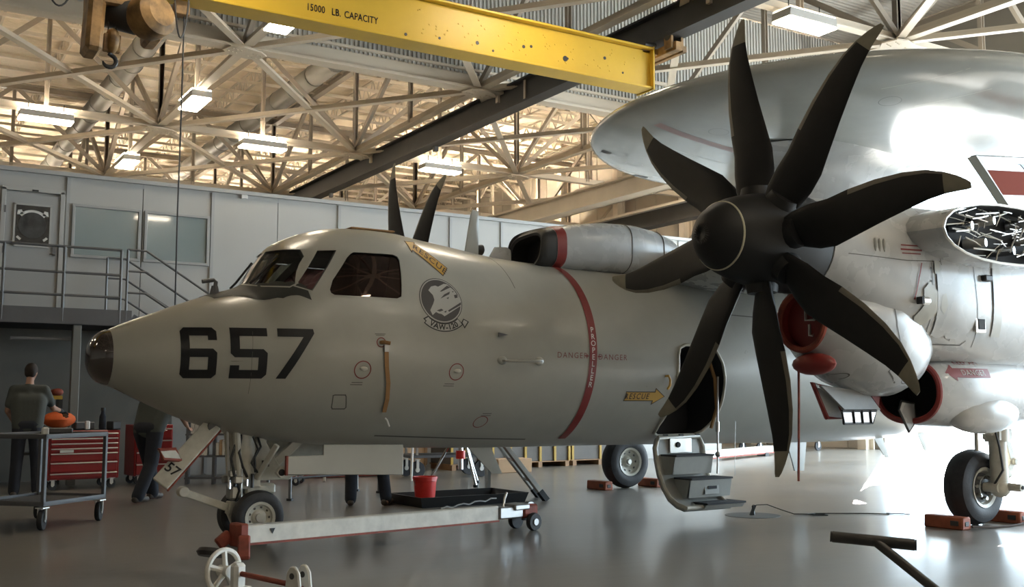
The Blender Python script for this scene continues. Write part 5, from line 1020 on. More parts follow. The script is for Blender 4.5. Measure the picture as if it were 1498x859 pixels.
# shelving with red bins against the lower wall at the left
sh = thing('storage_shelf', 'dark steel storage shelf under the gallery at the left edge', 'shelf', (-.2, 18.9, 0))
for x in (0, 1.0, 2.05): boxobj('upright', (x, 0, .65), (.05, .5, 1.3), 'darksteel', sh)
for z in (.2, .75, 1.28): boxobj('shelf_board', (1.02, 0, z), (2.1, .5, .04), 'darksteel', sh)
for i in range(6): 
    o = boxobj('red_bin', (0, 0, .12), (.26, .36, .24 - .04 * (i % 3)), 'rust', None, .02); o.location = (.0 + .34 * i, 18.85, 1.305 - .02 * (i % 3) * 0); tag(o, 'dark red bin on top of the storage shelf, number %s from the left' % ['first', 'second', 'third', 'fourth', 'fifth', 'sixth'][i], 'bin', 'red bins on the storage shelf')
sy = thing('tool_rack', 'low tool rack with a yellow rail beside the gallery column', 'rack', (2.15, 18.7, 0))
for x in (0, .62): boxobj('upright', (x, 0, .7), (.05, .35, 1.4), 'darksteel', sy)
boxobj('yellow_rail', (.31, -.16, 1.40), (.66, .05, .06), 'yellow', sy); boxobj('rack_board', (.31, 0, 1.0), (.62, .35, .04), 'greysteel', sy); boxobj('rack_board', (.31, 0, .5), (.62, .35, .04), 'darksteel', sy)
for i, (x, z) in enumerate(((-.02, 1.43), (.25, 1.43), (.53, 1.43))):
    o = lumpy('red_rag_bundle', 'rust', (.11, .12, .09), 10 + i); o.location = (2.15 + x + .06, 18.7, z + .06); tag(o, 'red rag bundle on the yellow railed rack, %s one' % ['left', 'middle', 'right'][i], 'rag', 'rag bundles on the rack')
ht = thing('hand_truck', 'black hand truck wheel standing by the left edge', 'hand truck', (1.10, 15.9, 0))
MB().lathe([(.06, -.04), (.13, -.05), (.16, -.02), (.16, .02), (.13, .05), (.06, .04)], (0, 0, .16), (.75, -.6, 0), 20).build('tyre', 'tyre', ht); MB().lathe([(.01, -.03), (.07, -.03), (.07, .03), (.01, .03)], (0, 0, .16), (.75, -.6, 0), 14).build('wheel_hub', 'rust', ht)
for s in (-1, 1): MB().tube([(s * .2, .15, .05), (s * .2, .2, .7), (s * .2, .3, 1.1)], .02, 8).build('side_tube', 'blackp', ht)
boxobj('toe_plate', (0, .05, .03), (.44, .25, .02), 'darksteel', ht)
# book rack and white parts behind the nose gear
bk = thing('book_rack', 'grey rack of white binders behind the nose gear', 'rack', (4.55, 17.45, 0), -.4)
for x in (0, .42, .85): boxobj('upright', (x, .1, .65), (.04, .3, 1.3), 'greysteel', bk)
for z in (.1, .45, .80, 1.15): boxobj('rack_board', (.42, .1, z), (.9, .32, .03), 'greysteel', bk)
rn = random.Random(5)
for lv, z in enumerate((.465, .815)):
    x = .05
    for i in range(8):
        w = rn.uniform(.035, .06); h = rn.uniform(.20, .25)
        if abs(x + w - .42) < .07: x = .45
        o = boxobj('binder', (0, 0, h / 2), (w, .22, h), 'bookw' if rn.random() < .6 else 'cardb', None, .004); c_, s_ = math.cos(-.4), math.sin(-.4); lx, ly = x + w / 2, .08
        o.location = (4.55 + c_ * lx - s_ * ly, 17.45 + s_ * lx + c_ * ly, z); o.rotation_euler = (0, 0, -.4); tag(o, '%s binder from the left on the %s shelf of the rack behind the nose gear' % (['first', 'second', 'third', 'fourth', 'fifth', 'sixth', 'seventh', 'eighth'][i], ['lower', 'upper'][lv]), 'binder', 'binders on the rack'); x += w + .006
sf = thing('parts_cart', 'white cart frame with casters behind the nose wheel', 'cart', (5.35, 16.6, 0), -.5)
for x in (0, .7):
    for y in (0, .5): MB().cyl((x, y, .1), (x, y, 1.1), .018, n=8).build('post', 'steel', sf); caster(sf, x, y, .06, .03)
for z in (.25, 1.1): boxobj('cart_shelf', (.35, .25, z), (.74, .54, .03), 'bookw' if z > .3 else 'rust', sf)
tk2 = MB(); tk2.lathe([(.01, 0), (.13, 0), (.14, .05), (.14, .5), (.11, .58), (.01, .62)], (0, 0, 0), (0, 0, 1), 20); o = tk2.build('white_canister', 'bookw'); o.location = (5.62, 16.62, .27); tag(o, 'white canister on the cart behind the nose gear strut', 'canister')
lp = MB(); 
for x in (0, .38): lp.bar((x, 0, 0), (x, .35, 1.5), .04, .06)
lad = thing('leaning_ladder', 'aluminium ladder leaning behind the nose gear', 'ladder', (6.25, 16.8, 0), -.5)
for x in (0, .38): MB().bar((x, 0, 0.02), (x, .4, 1.7), .04, .06).build('stile', 'alu', lad)
for i in range(6): MB().cyl((0, .055 + .063 * i, .26 + .26 * i), (.38, .055 + .063 * i, .26 + .26 * i), .014, n=8).build('rung', 'alu', lad)
pr_k = thing('pipe_rack', 'red based rack of upright steel tubes behind the nose gear', 'rack', (5.45, 17.85, 0), -.06)
boxobj('rack_base', (1.35, 0, .06), (2.8, .35, .10), 'rust', pr_k, .01)
for i, x in enumerate((.05, .22, .36, .55, .78, .95, 1.5, 1.72, 1.95, 2.15, 2.4, 2.62)): MB().cyl((x, .06 * (i % 3), .1), (x + .03 * (i % 2), .06 * (i % 3), 1.25 + .12 * (i % 4)), .022 + .008 * (i % 2), n=8).build('tube', ['steel', 'alu', 'railing'][i % 3], pr_k)
for z in (.55, 1.1): boxobj('cross_bar', (1.35, .2, z), (2.7, .03, .05), 'railing', pr_k)
wpn = MB(); wpn.loft([[(x * w_, y, z) for x, y in ((-.13, .0), (-.10, -.06), (.10, -.06), (.13, 0), (.11, .02), (-.11, .02))] for z, w_ in ((0, .8), (.08, 1.), (.7, 1.05), (.82, .9))]); o = wpn.build('fairing_panel', 'bookw', None, .01, 40); o.location = (5.62, 17.35, 0); o.rotation_euler = (0, 0, -.5); tag(o, 'white curved fairing panel standing in front of the tube rack', 'panel')
# steel bench behind the nose wheel
be = thing('steel_bench', 'low grey steel bench frame behind the nose gear door', 'bench', (5.0, 13.85, 0), .30)
for x, y in ((0, 0), (.0, .5), (1.6, 0), (1.6, .5)): MB().cyl((x, y, 0), (x, y, .74), .022, n=8).build('leg', 'railing', be); MB().cyl((x, y, 0), (x, y, .03), .045, n=10).build('foot', 'blackp', be)
for y in (0, .5): MB().cyl((0, y, .30), (1.6, y, .30), .015, n=8).build('stretcher', 'railing', be)
for x in (0, 1.6): MB().cyl((x, 0, .36), (x, .5, .36), .015, n=8).build('stretcher', 'railing', be)
boxobj('bench_top', (.8, .25, .75), (1.7, .6, .03), 'greysteel', be, .004)
# pallets, crates, dollies along the office wall
def pallet_crate(x, y, rz, w, d, h, m, lb, nb=4):
    t = thing('storage_crate', lb, 'crate', (x, y, 0), rz, 'crates along the office wall')
    for q in (.08, w / 2, w - .08): boxobj('skid', (q, d / 2, .05), (.09, d, .10), 'wood', t)
    for i in range(5): boxobj('pallet_slat', (w / 2, .06 + (d - .12) * i / 4, .11), (w, .1, .02), 'wood', t)
    boxobj('crate_body', (w / 2, d / 2, .12 + h / 2), (w - .04, d - .04, h), m, t, .01)
    for i in range(nb + 1): boxobj('batten', (.03 + (w - .06) * i / nb, -.0, .12 + h / 2), (.05, .03, h), 'yellow' if m == 'crateg' else 'wood', t)
    return t
pallet_crate(9.8, 18.2, .0, 1.3, .9, .78, 'crateg', 'dark grey crate with tan battens behind the belly aerial'); pallet_crate(11.2, 18.3, 0, 1.5, .9, .82, 'crateg', 'dark grey crate with tan battens behind the aluminium stepladder'); pallet_crate(12.8, 18.4, 0, 1.5, .9, .80, 'crateg', 'dark crate just left of the far main wheel', 2)
pallet_crate(8.3, 18.6, 0, 1.2, .8, .85, 'cardb', 'pale cardboard crate on a pallet behind the red bucket', 2)
cb = boxobj('cardboard_box', (0, 0, .13), (.75, .4, .26), 'cardb', None, .01); cb.location = (10.6, 17.3, 0); tag(cb, 'brown cardboard box on the floor under the crates', 'box')
dl = thing('parts_dolly', 'flat grey dolly on big casters behind the red bucket', 'dolly', (8.2, 16.6, 0), -.15)
boxobj('platform', (.7, .4, .38), (1.5, .8, .05), 'greysteel', dl, .005); boxobj('upper_frame', (.7, .4, .55), (1.5, .8, .03), 'wood', dl)
for x, y in ((.1, .08), (1.3, .08), (.1, .72), (1.3, .72)): caster(dl, x, y, .15, .05, .1); boxobj('stanchion', (x, y, .47), (.04, .04, .2), 'steel', dl)
fcart = thing('flat_trolley', 'long low trolley on casters seen far under the wing', 'trolley', (20.2, 20.4, 0), .0)
boxobj('platform', (1.2, .4, .34), (2.6, .8, .06), 'darksteel', fcart)
for x, y in ((.1, .08), (1.2, .08), (2.3, .08), (.1, .72), (2.3, .72)): caster(fcart, x, y, .13, .05, .1)
for x in (.2, 1.0, 2.2): boxobj('upright', (x, .7, .5), (.05, .05, .34), 'darksteel', fcart)
# red bucket in a black drip pan
pn = thing('drip_pan', 'wide black drip pan on the floor under the fuselage', 'pan', (6.02, 11.95, 0), .02)
pb2 = MB(); w, d, h = 1.62, .92, .13
o4 = [(-.0, -.0), (w, 0), (w, d), (0, d)]; i4 = [(.02, .02), (w - .02, .02), (w - .02, d - .02), (.02, d - .02)]; b4 = [(.08, .08), (w - .08, .08), (w - .08, d - .08), (.08, d - .08)]
pb2.add([(x + .04 * (1 if x < .5 else -1), y + .04 * (1 if y < .5 else -1), 0) for x, y in o4] + [(x, y, h) for x, y in o4] + [(x, y, h) for x, y in i4] + [(x, y, .015) for x, y in b4], [(3, 2, 1, 0)] + [(a, (a + 1) % 4, 4 + (a + 1) % 4, 4 + a) for a in range(4)] + [(4 + a, 4 + (a + 1) % 4, 8 + (a + 1) % 4, 8 + a) for a in range(4)] + [(8 + a, 8 + (a + 1) % 4, 12 + (a + 1) % 4, 12 + a) for a in range(4)] + [(12, 13, 14, 15)]); pb2.build('pan_body', 'tray', pn, 0, 20)
rn = random.Random(8); rbb = MB()
bu = thing('bucket', 'red plastic bucket standing in the black drip pan', 'bucket', (6.33, 12.45, .018))
MB().lathe([(.004, .0), (.125, 0), (.15, .28), (.155, .285), (.155, .31), (.165, .31), (.165, .34), (.152, .34), (.145, .28), (.12, .02), (.004, .02)], (0, 0, 0), (0, 0, 1), 28).build('bucket_body', 'bucket', bu, 0, 30)
MB().tube([(.16 * math.cos(t), .05 * math.sin(t) - .02, .30 - .17 * math.sin(t)) for t in [PI * i / 10 for i in range(11)]], .005, 6).build('bail', 'steel', bu)
# stepladder legs and jack stand under the belly
sl_ = thing('stepladder', 'aluminium stepladder with splayed legs beyond the drip pan', 'ladder', (7.94, 12.0, 0))
TOP = [(-.62, .42, .98), (-.50, .78, .98)]
for k, (a, tpt) in enumerate((((0, 0, 0), TOP[0]), ((.20, .48, 0), TOP[1]))):
    MB().bar(a, tpt, .05, .075, (1, 0, 0)).build('front_leg', 'alu', sl_, .004); 
    e = V(*a); dd = (V(*tpt) - e).normalized(); MB().bar(e, e + dd * .16, .056, .082, (1, 0, 0)).build('rubber_foot', 'blackp', sl_)
for i in range(3):
    t = .28 + .27 * i; p0 = V(0, 0, 0).lerp(V(*TOP[0]), t); p1 = V(.20, .48, 0).lerp(V(*TOP[1]), t); MB().bar(p0, p1, .08, .03).build('rung', 'alu', sl_)
for a, b in (((-.25, 1.15, 0), (-.62, .44, .95)), ((-.05, 1.5, 0), (-.50, .80, .95))): MB().bar(a, b, .035, .05, (1, 0, 0)).build('rear_leg', 'alu', sl_)
boxobj('top_cap', (-.56, .6, .99), (.26, .48, .04), 'alu', sl_, .006)
jk = thing('tripod_jack', 'chrome tripod jack with a red collar under the fuselage', 'jack', (8.26, 15.0, 0))
MB().cyl((0, 0, .25), (0, 0, .95), .045, n=14).build('jack_ram', 'chrome', jk); MB().cyl((0, 0, .42), (0, 0, .55), .075, n=16).build('collar', 'bucket', jk)
for k in range(3):
    a = 2 * PI * k / 3 + .5; e = V(.52 * math.cos(a), .52 * math.sin(a), .03); MB().cyl(e, (0.06 * math.cos(a), .06 * math.sin(a), .86), .022, n=8).build('leg', 'chrome', jk); MB().cyl(e - V(0, 0, .03), e + V(0, 0, .01), .04, n=10).build('foot', 'blackp', jk)
wp_ = MB().cyl((0, 0, 0), (.05, .05, 1.05), .022, n=10).build('white_pole', 'bookw'); wp_.location = (8.0, 16.25, 0.0); tag(wp_, 'white pole standing behind the red bucket', 'pole')
# tow bar lying on the floor in front of the nose wheel
tw = thing('tow_bar', 'white tow bar with red fork beside the nose wheel', 'tow bar', (0, 0, 0))
A = V(2.72, 8.65, .24); B = V(5.55, 9.35, .20)
MB().bar(A, B, .12, .15).build('beam', 'towwhite', tw, .01); dirt = (B - A).normalized(); nrm = V(dirt.y, -dirt.x, 0)
MB().bar(A + nrm * .062 + V(0, 0, -.075), B + nrm * .062 + V(0, 0, -.075), .012, .018).build('red_edge', 'rust', tw)
MB().prism([(-.05, -.05), (.0, .06), (.05, -.05)], A + dirt * .25 + nrm * .064 + V(0, 0, .02), dirt * .5, V(0, 0, -.4), .004).build('triangle_mark', 'blackpaint', tw, 0, 0)
fk = MB(); fk.box(A - dirt * .03, (.08, .18, .19), Euler((0, 0, math.atan2(dirt.y, dirt.x))).to_matrix()); fk.bar(A - dirt * .04 + nrm * .10, A - dirt * .10 + nrm * .20 + V(0, 0, -.17), .10, .05); fk.bar(A - dirt * .06 - nrm * .08, A - dirt * .16 - nrm * .10 + V(0, 0, -.08), .06, .10); fk.build('fork', 'rust', tw, .012)
MB().lathe([(.02, -.03), (.10, -.03), (.12, 0), (.10, .03), (.02, .03)], A - dirt * .24 - nrm * .06 + V(0, 0, -.13), (.2, .2, 1), 18).build('fork_pad', 'darksteel', tw)
hd_ = MB(); hd_.bar(B + dirt * .0, B + dirt * .34, .16, .12); hd_.box(B + dirt * .30 + V(0, 0, .05), (.22, .22, .06), Euler((0, 0, math.atan2(dirt.y, dirt.x))).to_matrix()); hd_.build('tow_head', 'steel', tw, .012)
MB().bar(B + dirt * .34, B + dirt * .56, .18, .14).build('lunette', 'rust', tw, .02); MB().lathe([(.05, -.03), (.08, -.03), (.08, .03), (.05, .03)], B + dirt * .50 + V(0, 0, .01), nrm, 16).build('tow_eye', 'steel', tw)
for s in (-1, 1): w_ = MB().lathe([(.03, -.03), (.085, -.03), (.095, 0), (.085, .03), (.03, .03)], B + dirt * .44 + nrm * s * .13 + V(0, 0, -.105), nrm, 20).build('tow_wheel', 'tyre', tw); MB().cyl(B + dirt * .44 + nrm * s * .10 + V(0, 0, -.105), B + dirt * .44 + nrm * s * .17 + V(0, 0, -.105), .035, n=12).build('wheel_hub', 'steel', tw)
MB().bar(B + dirt * .44 + V(0, 0, -.10), B + dirt * .44 + V(0, 0, .0), .05).build('wheel_post', 'steel', tw)
chn = MB(); chn.tube([B - dirt * (.75 - .075 * i) + nrm * .02 + V(0, 0, .09 + .012 * math.sin(i * 2.2) + .006 * i) for i in range(11)], .008, 6); chn.build('chain', 'steel', tw); MB().tube([B + dirt * .12 + V(0, 0, .06), B + dirt * .14 + V(0, 0, .14), B + dirt * .17 + V(0, 0, .20)], .014, 6).build('tow_lever', 'chrome', tw)
tb2 = thing('spare_tow_bar', 'long white beam with a red lower edge on the far floor beyond the stair door', 'tow bar')
MB().bar((15.2, 17.6, .16), (19.6, 19.4, .16), .16, .16).build('beam', 'towwhite', tb2, .01); MB().bar((15.24, 17.52, .07), (19.64, 19.32, .07), .03, .03).build('red_edge', 'rust', tb2)
for q in (.1, .9): p_ = V(15.2, 17.6, 0).lerp(V(19.6, 19.4, 0), q); MB().box((p_.x, p_.y, .04), (.12, .3, .08)).build('foot', 'darksteel', tb2)
# chocks
def chock(x, y, rz, lb, L=.42):
    t = thing('wheel_chock', lb, 'chock', (x, y, 0), rz, 'wheel chocks')
    b = MB(); b.prism([(-.08, 0), (.08, 0), (.07, .13), (-.07, .13)], (0, 0, 0), (1, 0, 0), (0, 0, 1), L); b.build('chock_body', 'chock', t, .012); MB().box((-.079, -L * .3, .065), (.012, .09, .05)).build('hand_slot', 'brake', t)
    for s in (-1, 1): boxobj('end_slot', (0, s * L / 2, .06), (.07, .012, .05), 'brake', t, .006)
    return t
c_, s_ = math.cos(.0317), math.sin(.0317)
def A2W(x, y, z=0): return (10.27 + c_ * x - s_ * y, 10.21 + s_ * x + c_ * y, z)
for x, y, lb in ((-.52, -2.98, 'orange chock in front of the near main wheel'), (.52, -2.98, 'orange chock behind the near main wheel'), (-.50, 2.97, 'orange chock in front of the far main wheel'), (.52, 2.97, 'orange chock behind the far main wheel')): chock(*A2W(x, y)[:2], .0317, lb, .46)
rp_ = MB().tube([A2W(-.45, -3.22, .03), A2W(-.2, -3.27, .012), A2W(.1, -3.30, .012), A2W(.4, -3.26, .012), A2W(.62, -3.24, .05), A2W(.75, -3.2, .14), A2W(.95, -3.12, .05), A2W(1.05, -3.1, .015)], .012, 6).build('chock_rope', 'rope'); tag(rp_, 'dark rope between the orange chocks of the near wheel', 'rope')
# grounding cable with clamp
gc = thing('grounding_cable', 'thin grounding cable with clamp lying on the floor', 'cable', (0, 0, 0))
P0 = Vector((8.97, 9.2, 0)); cp2 = [(0, 0, .10), (.06, -.02, .12), (.2, -.05, .12), (.35, -.12, .06), (.48, -.2, .01), (.62, -.28, .008), (.78, -.40, .008), (.72, -.50, .008), (.58, -.42, .008), (.60, -.30, .010), (.75, -.28, .010), (1.0, -.42, .008), (1.3, -.62, .008), (1.45, -.78, .008), (1.50, -.70, .008), (1.62, -.85, .008), (1.60, -.98, .008)]
sm = []
for i in range(len(cp2) - 1):
    for k in range(4): sm.append(P0 + Vector(cp2[i]).lerp(Vector(cp2[i + 1]), k / 4))
MB().tube(sm, .006, 6).build('cable', 'darksteel', gc); MB().bar(P0 + V(-.02, 0, .0), P0 + V(.03, -.02, .12), .025, .03).build('clamp_jaw', 'blackp', gc); MB().bar(P0 + V(.03, 0, .0), P0 + V(.0, -.02, .12), .02, .03).build('clamp_jaw', 'blackp', gc)
pt_ = MB().lathe([(.30, 0), (.32, 0), (.32, .003), (.30, .003)], (8.98, 9.2, .001), (0, 0, 1), 40).build('floor_ring', 'line'); tag(pt_, 'round grounding point cover ring in the floor by the clamp', 'cover')
# hand wheel jack in the front left
hw = thing('handwheel_jack', 'white handwheel and screw of a jack in the front left', 'jack', (1.97, 6.52, 0))
ax = V(.28, -.62, 0).normalized(); ux = V(0, 0, 1).cross(ax)
C0 = V(-.02, .03, .29); wl = MB()
wl.tube([C0 + .125 * (math.cos(t) * ux + math.sin(t) * V(0, 0, 1)) for t in [2 * PI * i / 36 for i in range(36)]], .017, 8, True); whl = wl.build('handwheel_rim', 'towwhite', hw)
for k in range(5): a = 2 * PI * k / 5 + .3; dv = math.cos(a) * ux + math.sin(a) * V(0, 0, 1); MB().tube([C0 + ax * .02, C0 + dv * .06 + ax * .01, C0 + dv * .12], [.022, .016, .018], 8).build('spoke', 'towwhite', whl)
MB().cyl(C0 - ax * .03, C0 + ax * .06, .035, n=14).build('wheel_hub', 'towwhite', whl)
RM = Euler((0, 0, math.atan2(ax.y, ax.x))).to_matrix()
boxobj('bearing_block', C0 + ax * .13 + V(0, 0, -.02), (.07, .09, .16), 'towwhite', hw, .02, RM); boxobj('bearing_foot', C0 + ax * .13 + V(0, 0, -.10), (.14, .12, .04), 'towwhite', hw, .008, RM)
MB().cyl(C0 + ax * .1, C0 + ax * .62 + V(0, 0, -.03), .016, n=10).build('screw', 'rust', hw); boxobj('base_beam', C0 + ax * .36 + V(0, 0, -.15), (.75, .12, .05), 'rust', hw, .008, RM)
boxobj('base_rail', C0 + ax * .36 + V(0, 0, -.125), (.72, .03, .03), 'towwhite', hw, .004, RM)
for s in (-.055, .03):
    nn = V(-ax.y, ax.x, 0); b = MB(); b.prism([(-.07, -.10), (.07, -.10), (.05, .05), (.02, .09), (-.02, .09), (-.05, .05)], C0 + ax * .66 + nn * s + V(0, 0, -.0), ax, V(0, 0, 1), .025); ck = b.build('clevis_plate', 'towwhite', hw, .008); MB().cyl(C0 + ax * .66 + nn * (s - .016) + V(0, 0, .035), C0 + ax * .66 + nn * (s + .016) + V(0, 0, .035), .018, n=12).build('pin_hole', 'brake', ck)
MB().cyl(C0 + ax * .66 + V(0, 0, -.05) - V(-ax.y, ax.x, 0) * .09, C0 + ax * .66 + V(0, 0, -.05) + V(-ax.y, ax.x, 0) * .07, .02, n=10).build('clevis_pin', 'rust', hw)
MB().sphere(C0 - ax * .02 + V(-.07, -.06, -.13), (.035, .035, .03), 10).build('base_knob', 'towwhite', hw)
for q in (.06, .66): 
    for s in (-.1, .1): 
        e = C0 + ax * q + V(-ax.y, ax.x, 0) * s; MB().bar((e.x, e.y, 0.0), (e.x * .98, e.y, .15), .03).build('foot', 'towwhite', hw)
# T handle of a dolly, front right
th_ = thing('dolly_handle', 'dark steel T handle of a dolly in the right foreground', 'handle', (3.85, 3.2, 0))
hA = V(-.12, .13, .722); hB = V(.10, -.14, .70); mid = (hA + hB) / 2
MB().cyl(hA, hB, .025, n=18).build('grip', 'darksteel', th_, .003); 
for e in (hA, hB): MB().cyl(e, e + (e - mid).normalized() * .006, .0235, n=18).build('grip_cap', 'blackp', th_)
e1 = V(.02, -.55, .40); MB().cyl(mid + V(0.004, -.004, 0), e1, .021, n=14).build('shaft', 'darksteel', th_); e2 = V(.03, -.98, .08); MB().cyl(e1, e2, .021, n=14).build('shaft', 'darksteel', th_)
boxobj('dolly_base', (.03, -1.15, .07), (.4, .5, .05), 'darksteel', th_, .01)
for x in (-.14, .2): 
    for y in (-1.35, -.95): MB().cyl((x - .02, y, .03), (x + .02, y, .03), .03, n=12).build('dolly_wheel', 'tyre', th_)
# ------------------------------------------------------------------ people
def remeshed(mb, name, voxel, m, parent, smooth=2):
    o = mb.build(name, m, None, 0, 0); md = o.modifiers.new('r', 'REMESH'); md.mode = 'VOXEL'; md.voxel_size = voxel
    dg = bpy.context.evaluated_depsgraph_get(); dg.update(); me = bpy.data.meshes.new_from_object(o.evaluated_get(dg)); bpy.data.objects.remove(o)
    bm = bmesh.new(); bm.from_mesh(me)
    for _ in range(smooth): bmesh.ops.smooth_vert(bm, verts=bm.verts, factor=.5, use_axis_x=True, use_axis_y=True, use_axis_z=True)
    bm.to_mesh(me); bm.free()
    for p in me.polygons: p.use_smooth = True
    if not me.materials: me.materials.append(M[m])
    return obj(name, me, parent)
def hand(b, wr, d, n, s=1., curl=.5, grip=None):
    """palm and five fingers; d points to the fingertips, n is the back of the hand"""
    d = Vector(d).normalized(); n = Vector(n); n = (n - d * n.dot(d)).normalized(); t = d.cross(n) * s; wr = Vector(wr)
    for k in (-.028, -.01, .01, .028): b.caps(wr + d * .015 + t * k * .7, wr + d * .085 + t * k, .016, .013, 8)
    for k, L in ((-.033, .055), (-.011, .075), (.011, .08), (.033, .07)):
        a = wr + d * .09 + t * k; m1 = a + (d * math.cos(curl) - n * math.sin(curl)) * L * .5; e = m1 + (d * math.cos(curl * 2) - n * math.sin(curl * 2)) * L * .5
        b.caps(a, m1, .0095, .009, 8); b.caps(m1, e, .009, .008, 8)
    a = wr + d * .03 + t * .03; m1 = a + (d * .6 + t * .6 - n * .3).normalized() * .045; b.caps(a, m1, .012, .010, 8); b.caps(m1, m1 + (d * .9 + t * .1 - n * .3).normalized() * .035, .010, .0085, 8)
def person(label, loc, rz, J, shirt='shirt', pants='navy', gloves=(False, False), scale=1.):
    """J: joints in local metres, facing +Y; keys hip, chest, neck, head, shL.., elL.., wrL.., hipL, knL, anL and hand directions"""
    p = thing('person', label, 'person', loc, rz); g = {k: Vector(v) for k, v in J.items() if not isinstance(v, (int, float))}
    b = MB(); head, neck, chest, hip = g['head'], g['neck'], g['chest'], g['hip']
    up = (head - neck).normalized(); fw = g.get('face', V(0, 1, 0)); fw = (fw - up * fw.dot(up)).normalized(); sd_ = fw.cross(up)
    R = Matrix((sd_, fw, up)).transposed()
    b.sphere(head + up * .02, (.084, .102, .114), 18, R); b.sphere(head + fw * .022 - up * .055, (.058, .068, .065), 14, R); b.caps(neck - up * .03, head - up * .05 - fw * .01, .056, .052, 12)
    b.sphere(head + fw * .092 - up * .015, (.013, .02, .022), 8, R); b.sphere(head + fw * .084 - up * .058, (.025, .010, .008), 8, R)
    for s in (-1, 1): b.sphere(head + sd_ * s * .078 - up * .005 - fw * .005, (.012, .022, .032), 8, R); b.sphere(head + sd_ * s * .03 + fw * .080 + up * .015, (.014, .012, .009), 8, R)
    for s in ('L', 'R'):
        b.caps(g['sh' + s], g['el' + s], .052, .042, 12); b.caps(g['el' + s], g['wr' + s], .042, .028, 12)
        hand(b, g['wr' + s], g.get('hd' + s, g['wr' + s] - g['el' + s]), g.get('hn' + s, V(0, -1, .2)), 1 if s == 'R' else -1, .45)
        b.caps(g['hip' + s], g['kn' + s], .078, .056, 12); b.caps(g['kn' + s], g['an' + s], .054, .038, 12)
        b.caps(g['an' + s] + V(0, -.04, -.03), g['an' + s] + g.get('ft' + s, V(0, .14, 0)) + V(0, 0, -.045), .036, .03, 10)
    sw = (g['shR'] - g['shL']).normalized()
    for k in (-.09, 0, .09): b.caps(hip + sw * k * .9, chest + sw * k * 1.2, .095, .105, 12)
    b.caps(g['shL'], g['shR'], .055, .055, 12); b.caps(chest, neck, .085, .06, 12)
    body = remeshed(b, 'body', .011, 'skinp', p, 2)
    s_ = MB()
    for k in (-.10, -.05, 0, .05, .10): s_.caps(hip + sw * k * .95 + V(0, 0, -.02), chest + sw * k * 1.2, .112, .122, 14)
    s_.caps(g['shL'], g['shR'], .068, .068, 12); s_.caps(chest, neck - up * .045, .105, .070, 12)
    for s in ('L', 'R'): m_ = g['sh' + s].lerp(g['el' + s], .72); s_.caps(g['sh' + s], m_, .070, .066, 12)
    remeshed(s_, 'shirt', .014, shirt, p, 7)
    t_ = MB(); t_.caps(hip + sw * -.08 + V(0, 0, .0), hip + sw * .08, .118, .118, 12)
    for s in ('L', 'R'):
        t_.caps(hip + sw * (.085 if s == 'R' else -.085), g['hip' + s], .11, .10, 12); t_.caps(g['hip' + s], g['kn' + s], .104, .086, 12); t_.caps(g['kn' + s], g['an' + s] + V(0, 0, .0), .084, .078, 12)
    remeshed(t_, 'trousers', .014, pants, p, 5)
    for s in ('L', 'R'):
        f = MB(); a = g['an' + s]; ft = g.get('ft' + s, V(0, .14, 0)); f.caps(a + V(0, 0, .04), a + V(0, 0, -.03), .055, .05, 12); f.caps(a - ft * .35 + V(0, 0, -.04), a + ft * .6 + V(0, 0, -.035), .045, .046, 12); f.caps(a + ft * .6 + V(0, 0, -.04), a + ft * 1.1 + V(0, 0, -.045), .048, .04, 12); remeshed(f, 'boot', .012, 'bootp', p, 2)
    h_ = MB(); h_.sphere(head + up * .035 - fw * .012, (.090, .105, .108), 18, R)
    for k in (-1, 0, 1): h_.sphere(head - fw * .045 + sd_ * k * .03 - up * .01, (.05, .052, .07), 12, R)
    ho_ = remeshed(h_, 'hair', .011, 'hair', p, 2)
    for i, s in enumerate(('L', 'R')):
        if gloves[i]:
            q = MB(); hand(q, g['wr' + s], g.get('hd' + s, g['wr' + s] - g['el' + s]), g.get('hn' + s, V(0, -1, .2)), 1 if s == 'R' else -1, .45); q.v = [tuple(Vector(v) + (Vector(v) - g['wr' + s]) * .03) for v in q.v]; q.caps(g['wr' + s] - (g['wr' + s] - g['el' + s]).normalized() * .05, g['wr' + s], .037, .036, 10); remeshed(q, 'glove', .009, 'glove', p, 1)
    return p
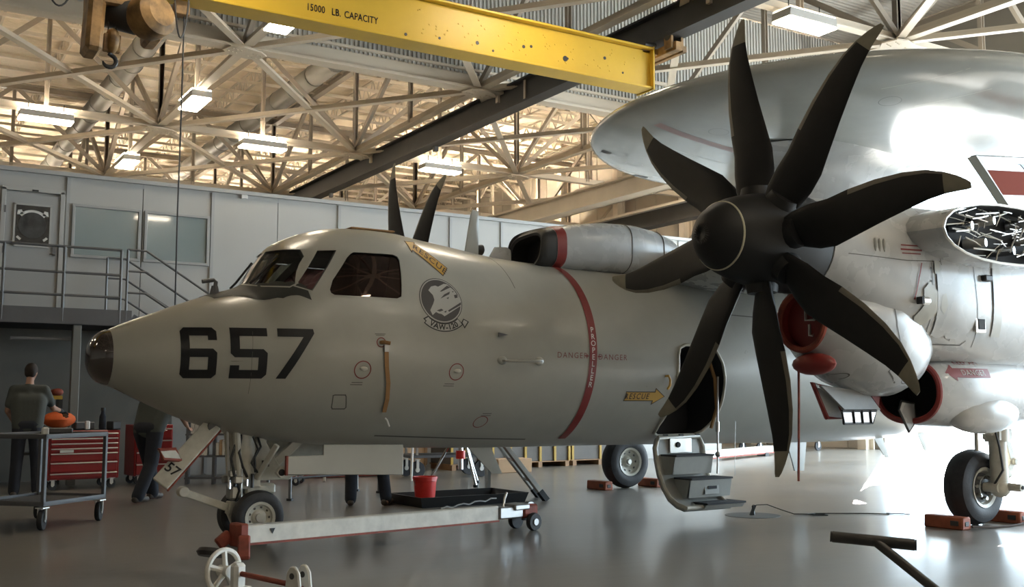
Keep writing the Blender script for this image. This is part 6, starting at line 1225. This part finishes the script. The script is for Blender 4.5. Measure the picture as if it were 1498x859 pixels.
# worker at the tool cabinet, back to the camera, right hand on the orange bag
person('man in a grey T-shirt with short dark hair, back turned, at the tool cabinet', (2.02, 16.35, 0), -.15, dict(hip=(0, 0, .98), chest=(0, .05, 1.30), neck=(0, .09, 1.54), head=(.01, .13, 1.69), face=(.2, 1, -.35), shL=(-.20, .06, 1.46), elL=(-.27, .10, 1.17), wrL=(-.20, .30, 1.02), shR=(.20, .07, 1.46), elR=(.32, .18, 1.20), wrR=(.43, .38, 1.16), hdR=(.35, .6, -.25), hnR=(0, .2, 1), hipL=(-.10, 0, .93), knL=(-.12, .04, .50), anL=(-.14, -.02, .085), hipR=(.10, 0, .93), knR=(.13, .04, .50), anR=(.16, .0, .085)), gloves=(False, True)).scale = (1.0, 1.0, 1.03)
# worker behind the nose, mid-step
person('worker in a dark shirt and navy trousers stepping behind the aircraft nose', (3.32, 14.75, 0), -.9, dict(hip=(0, 0, .97), chest=(0, .14, 1.28), neck=(0, .24, 1.49), head=(0, .31, 1.62), face=(0, 1, -.4), shL=(-.20, .18, 1.42), elL=(-.27, .26, 1.14), wrL=(-.22, .46, .98), shR=(.20, .18, 1.42), elR=(.28, .26, 1.14), wrR=(.20, .48, 1.0), hipL=(-.10, 0, .92), knL=(-.14, .22, .50), anL=(-.14, .30, .085), hipR=(.10, 0, .92), knR=(.10, -.06, .50), anR=(.10, -.28, .095)), pants='navy').scale = (1.12, 1.08, 1.0)
# worker standing on the far side under the belly
person('worker standing beyond the nose gear door, only trousers and boots showing', (5.60, 12.70, 0), -.35, dict(hip=(0, 0, .95), chest=(0, .05, 1.27), neck=(0, .07, 1.50), head=(0, .10, 1.65), face=(0, 1, .2), shL=(-.20, .05, 1.43), elL=(-.30, .15, 1.20), wrL=(-.22, .35, 1.30), shR=(.20, .05, 1.43), elR=(.30, .15, 1.20), wrR=(.22, .35, 1.30), hipL=(-.12, 0, .90), knL=(-.18, .08, .48), anL=(-.19, .0, .085), hipR=(.12, 0, .90), knR=(.22, .10, .47), anR=(.26, -.05, .085), ftR=(.08, .13, 0)))
rp3 = MB().cyl((0, 0, 0), (0, 0, .92), .022, n=10).build('red_stake', 'rust'); rp3.location = (6.0, 12.95, 0); tag(rp3, 'dark red post beside the worker under the belly', 'post')
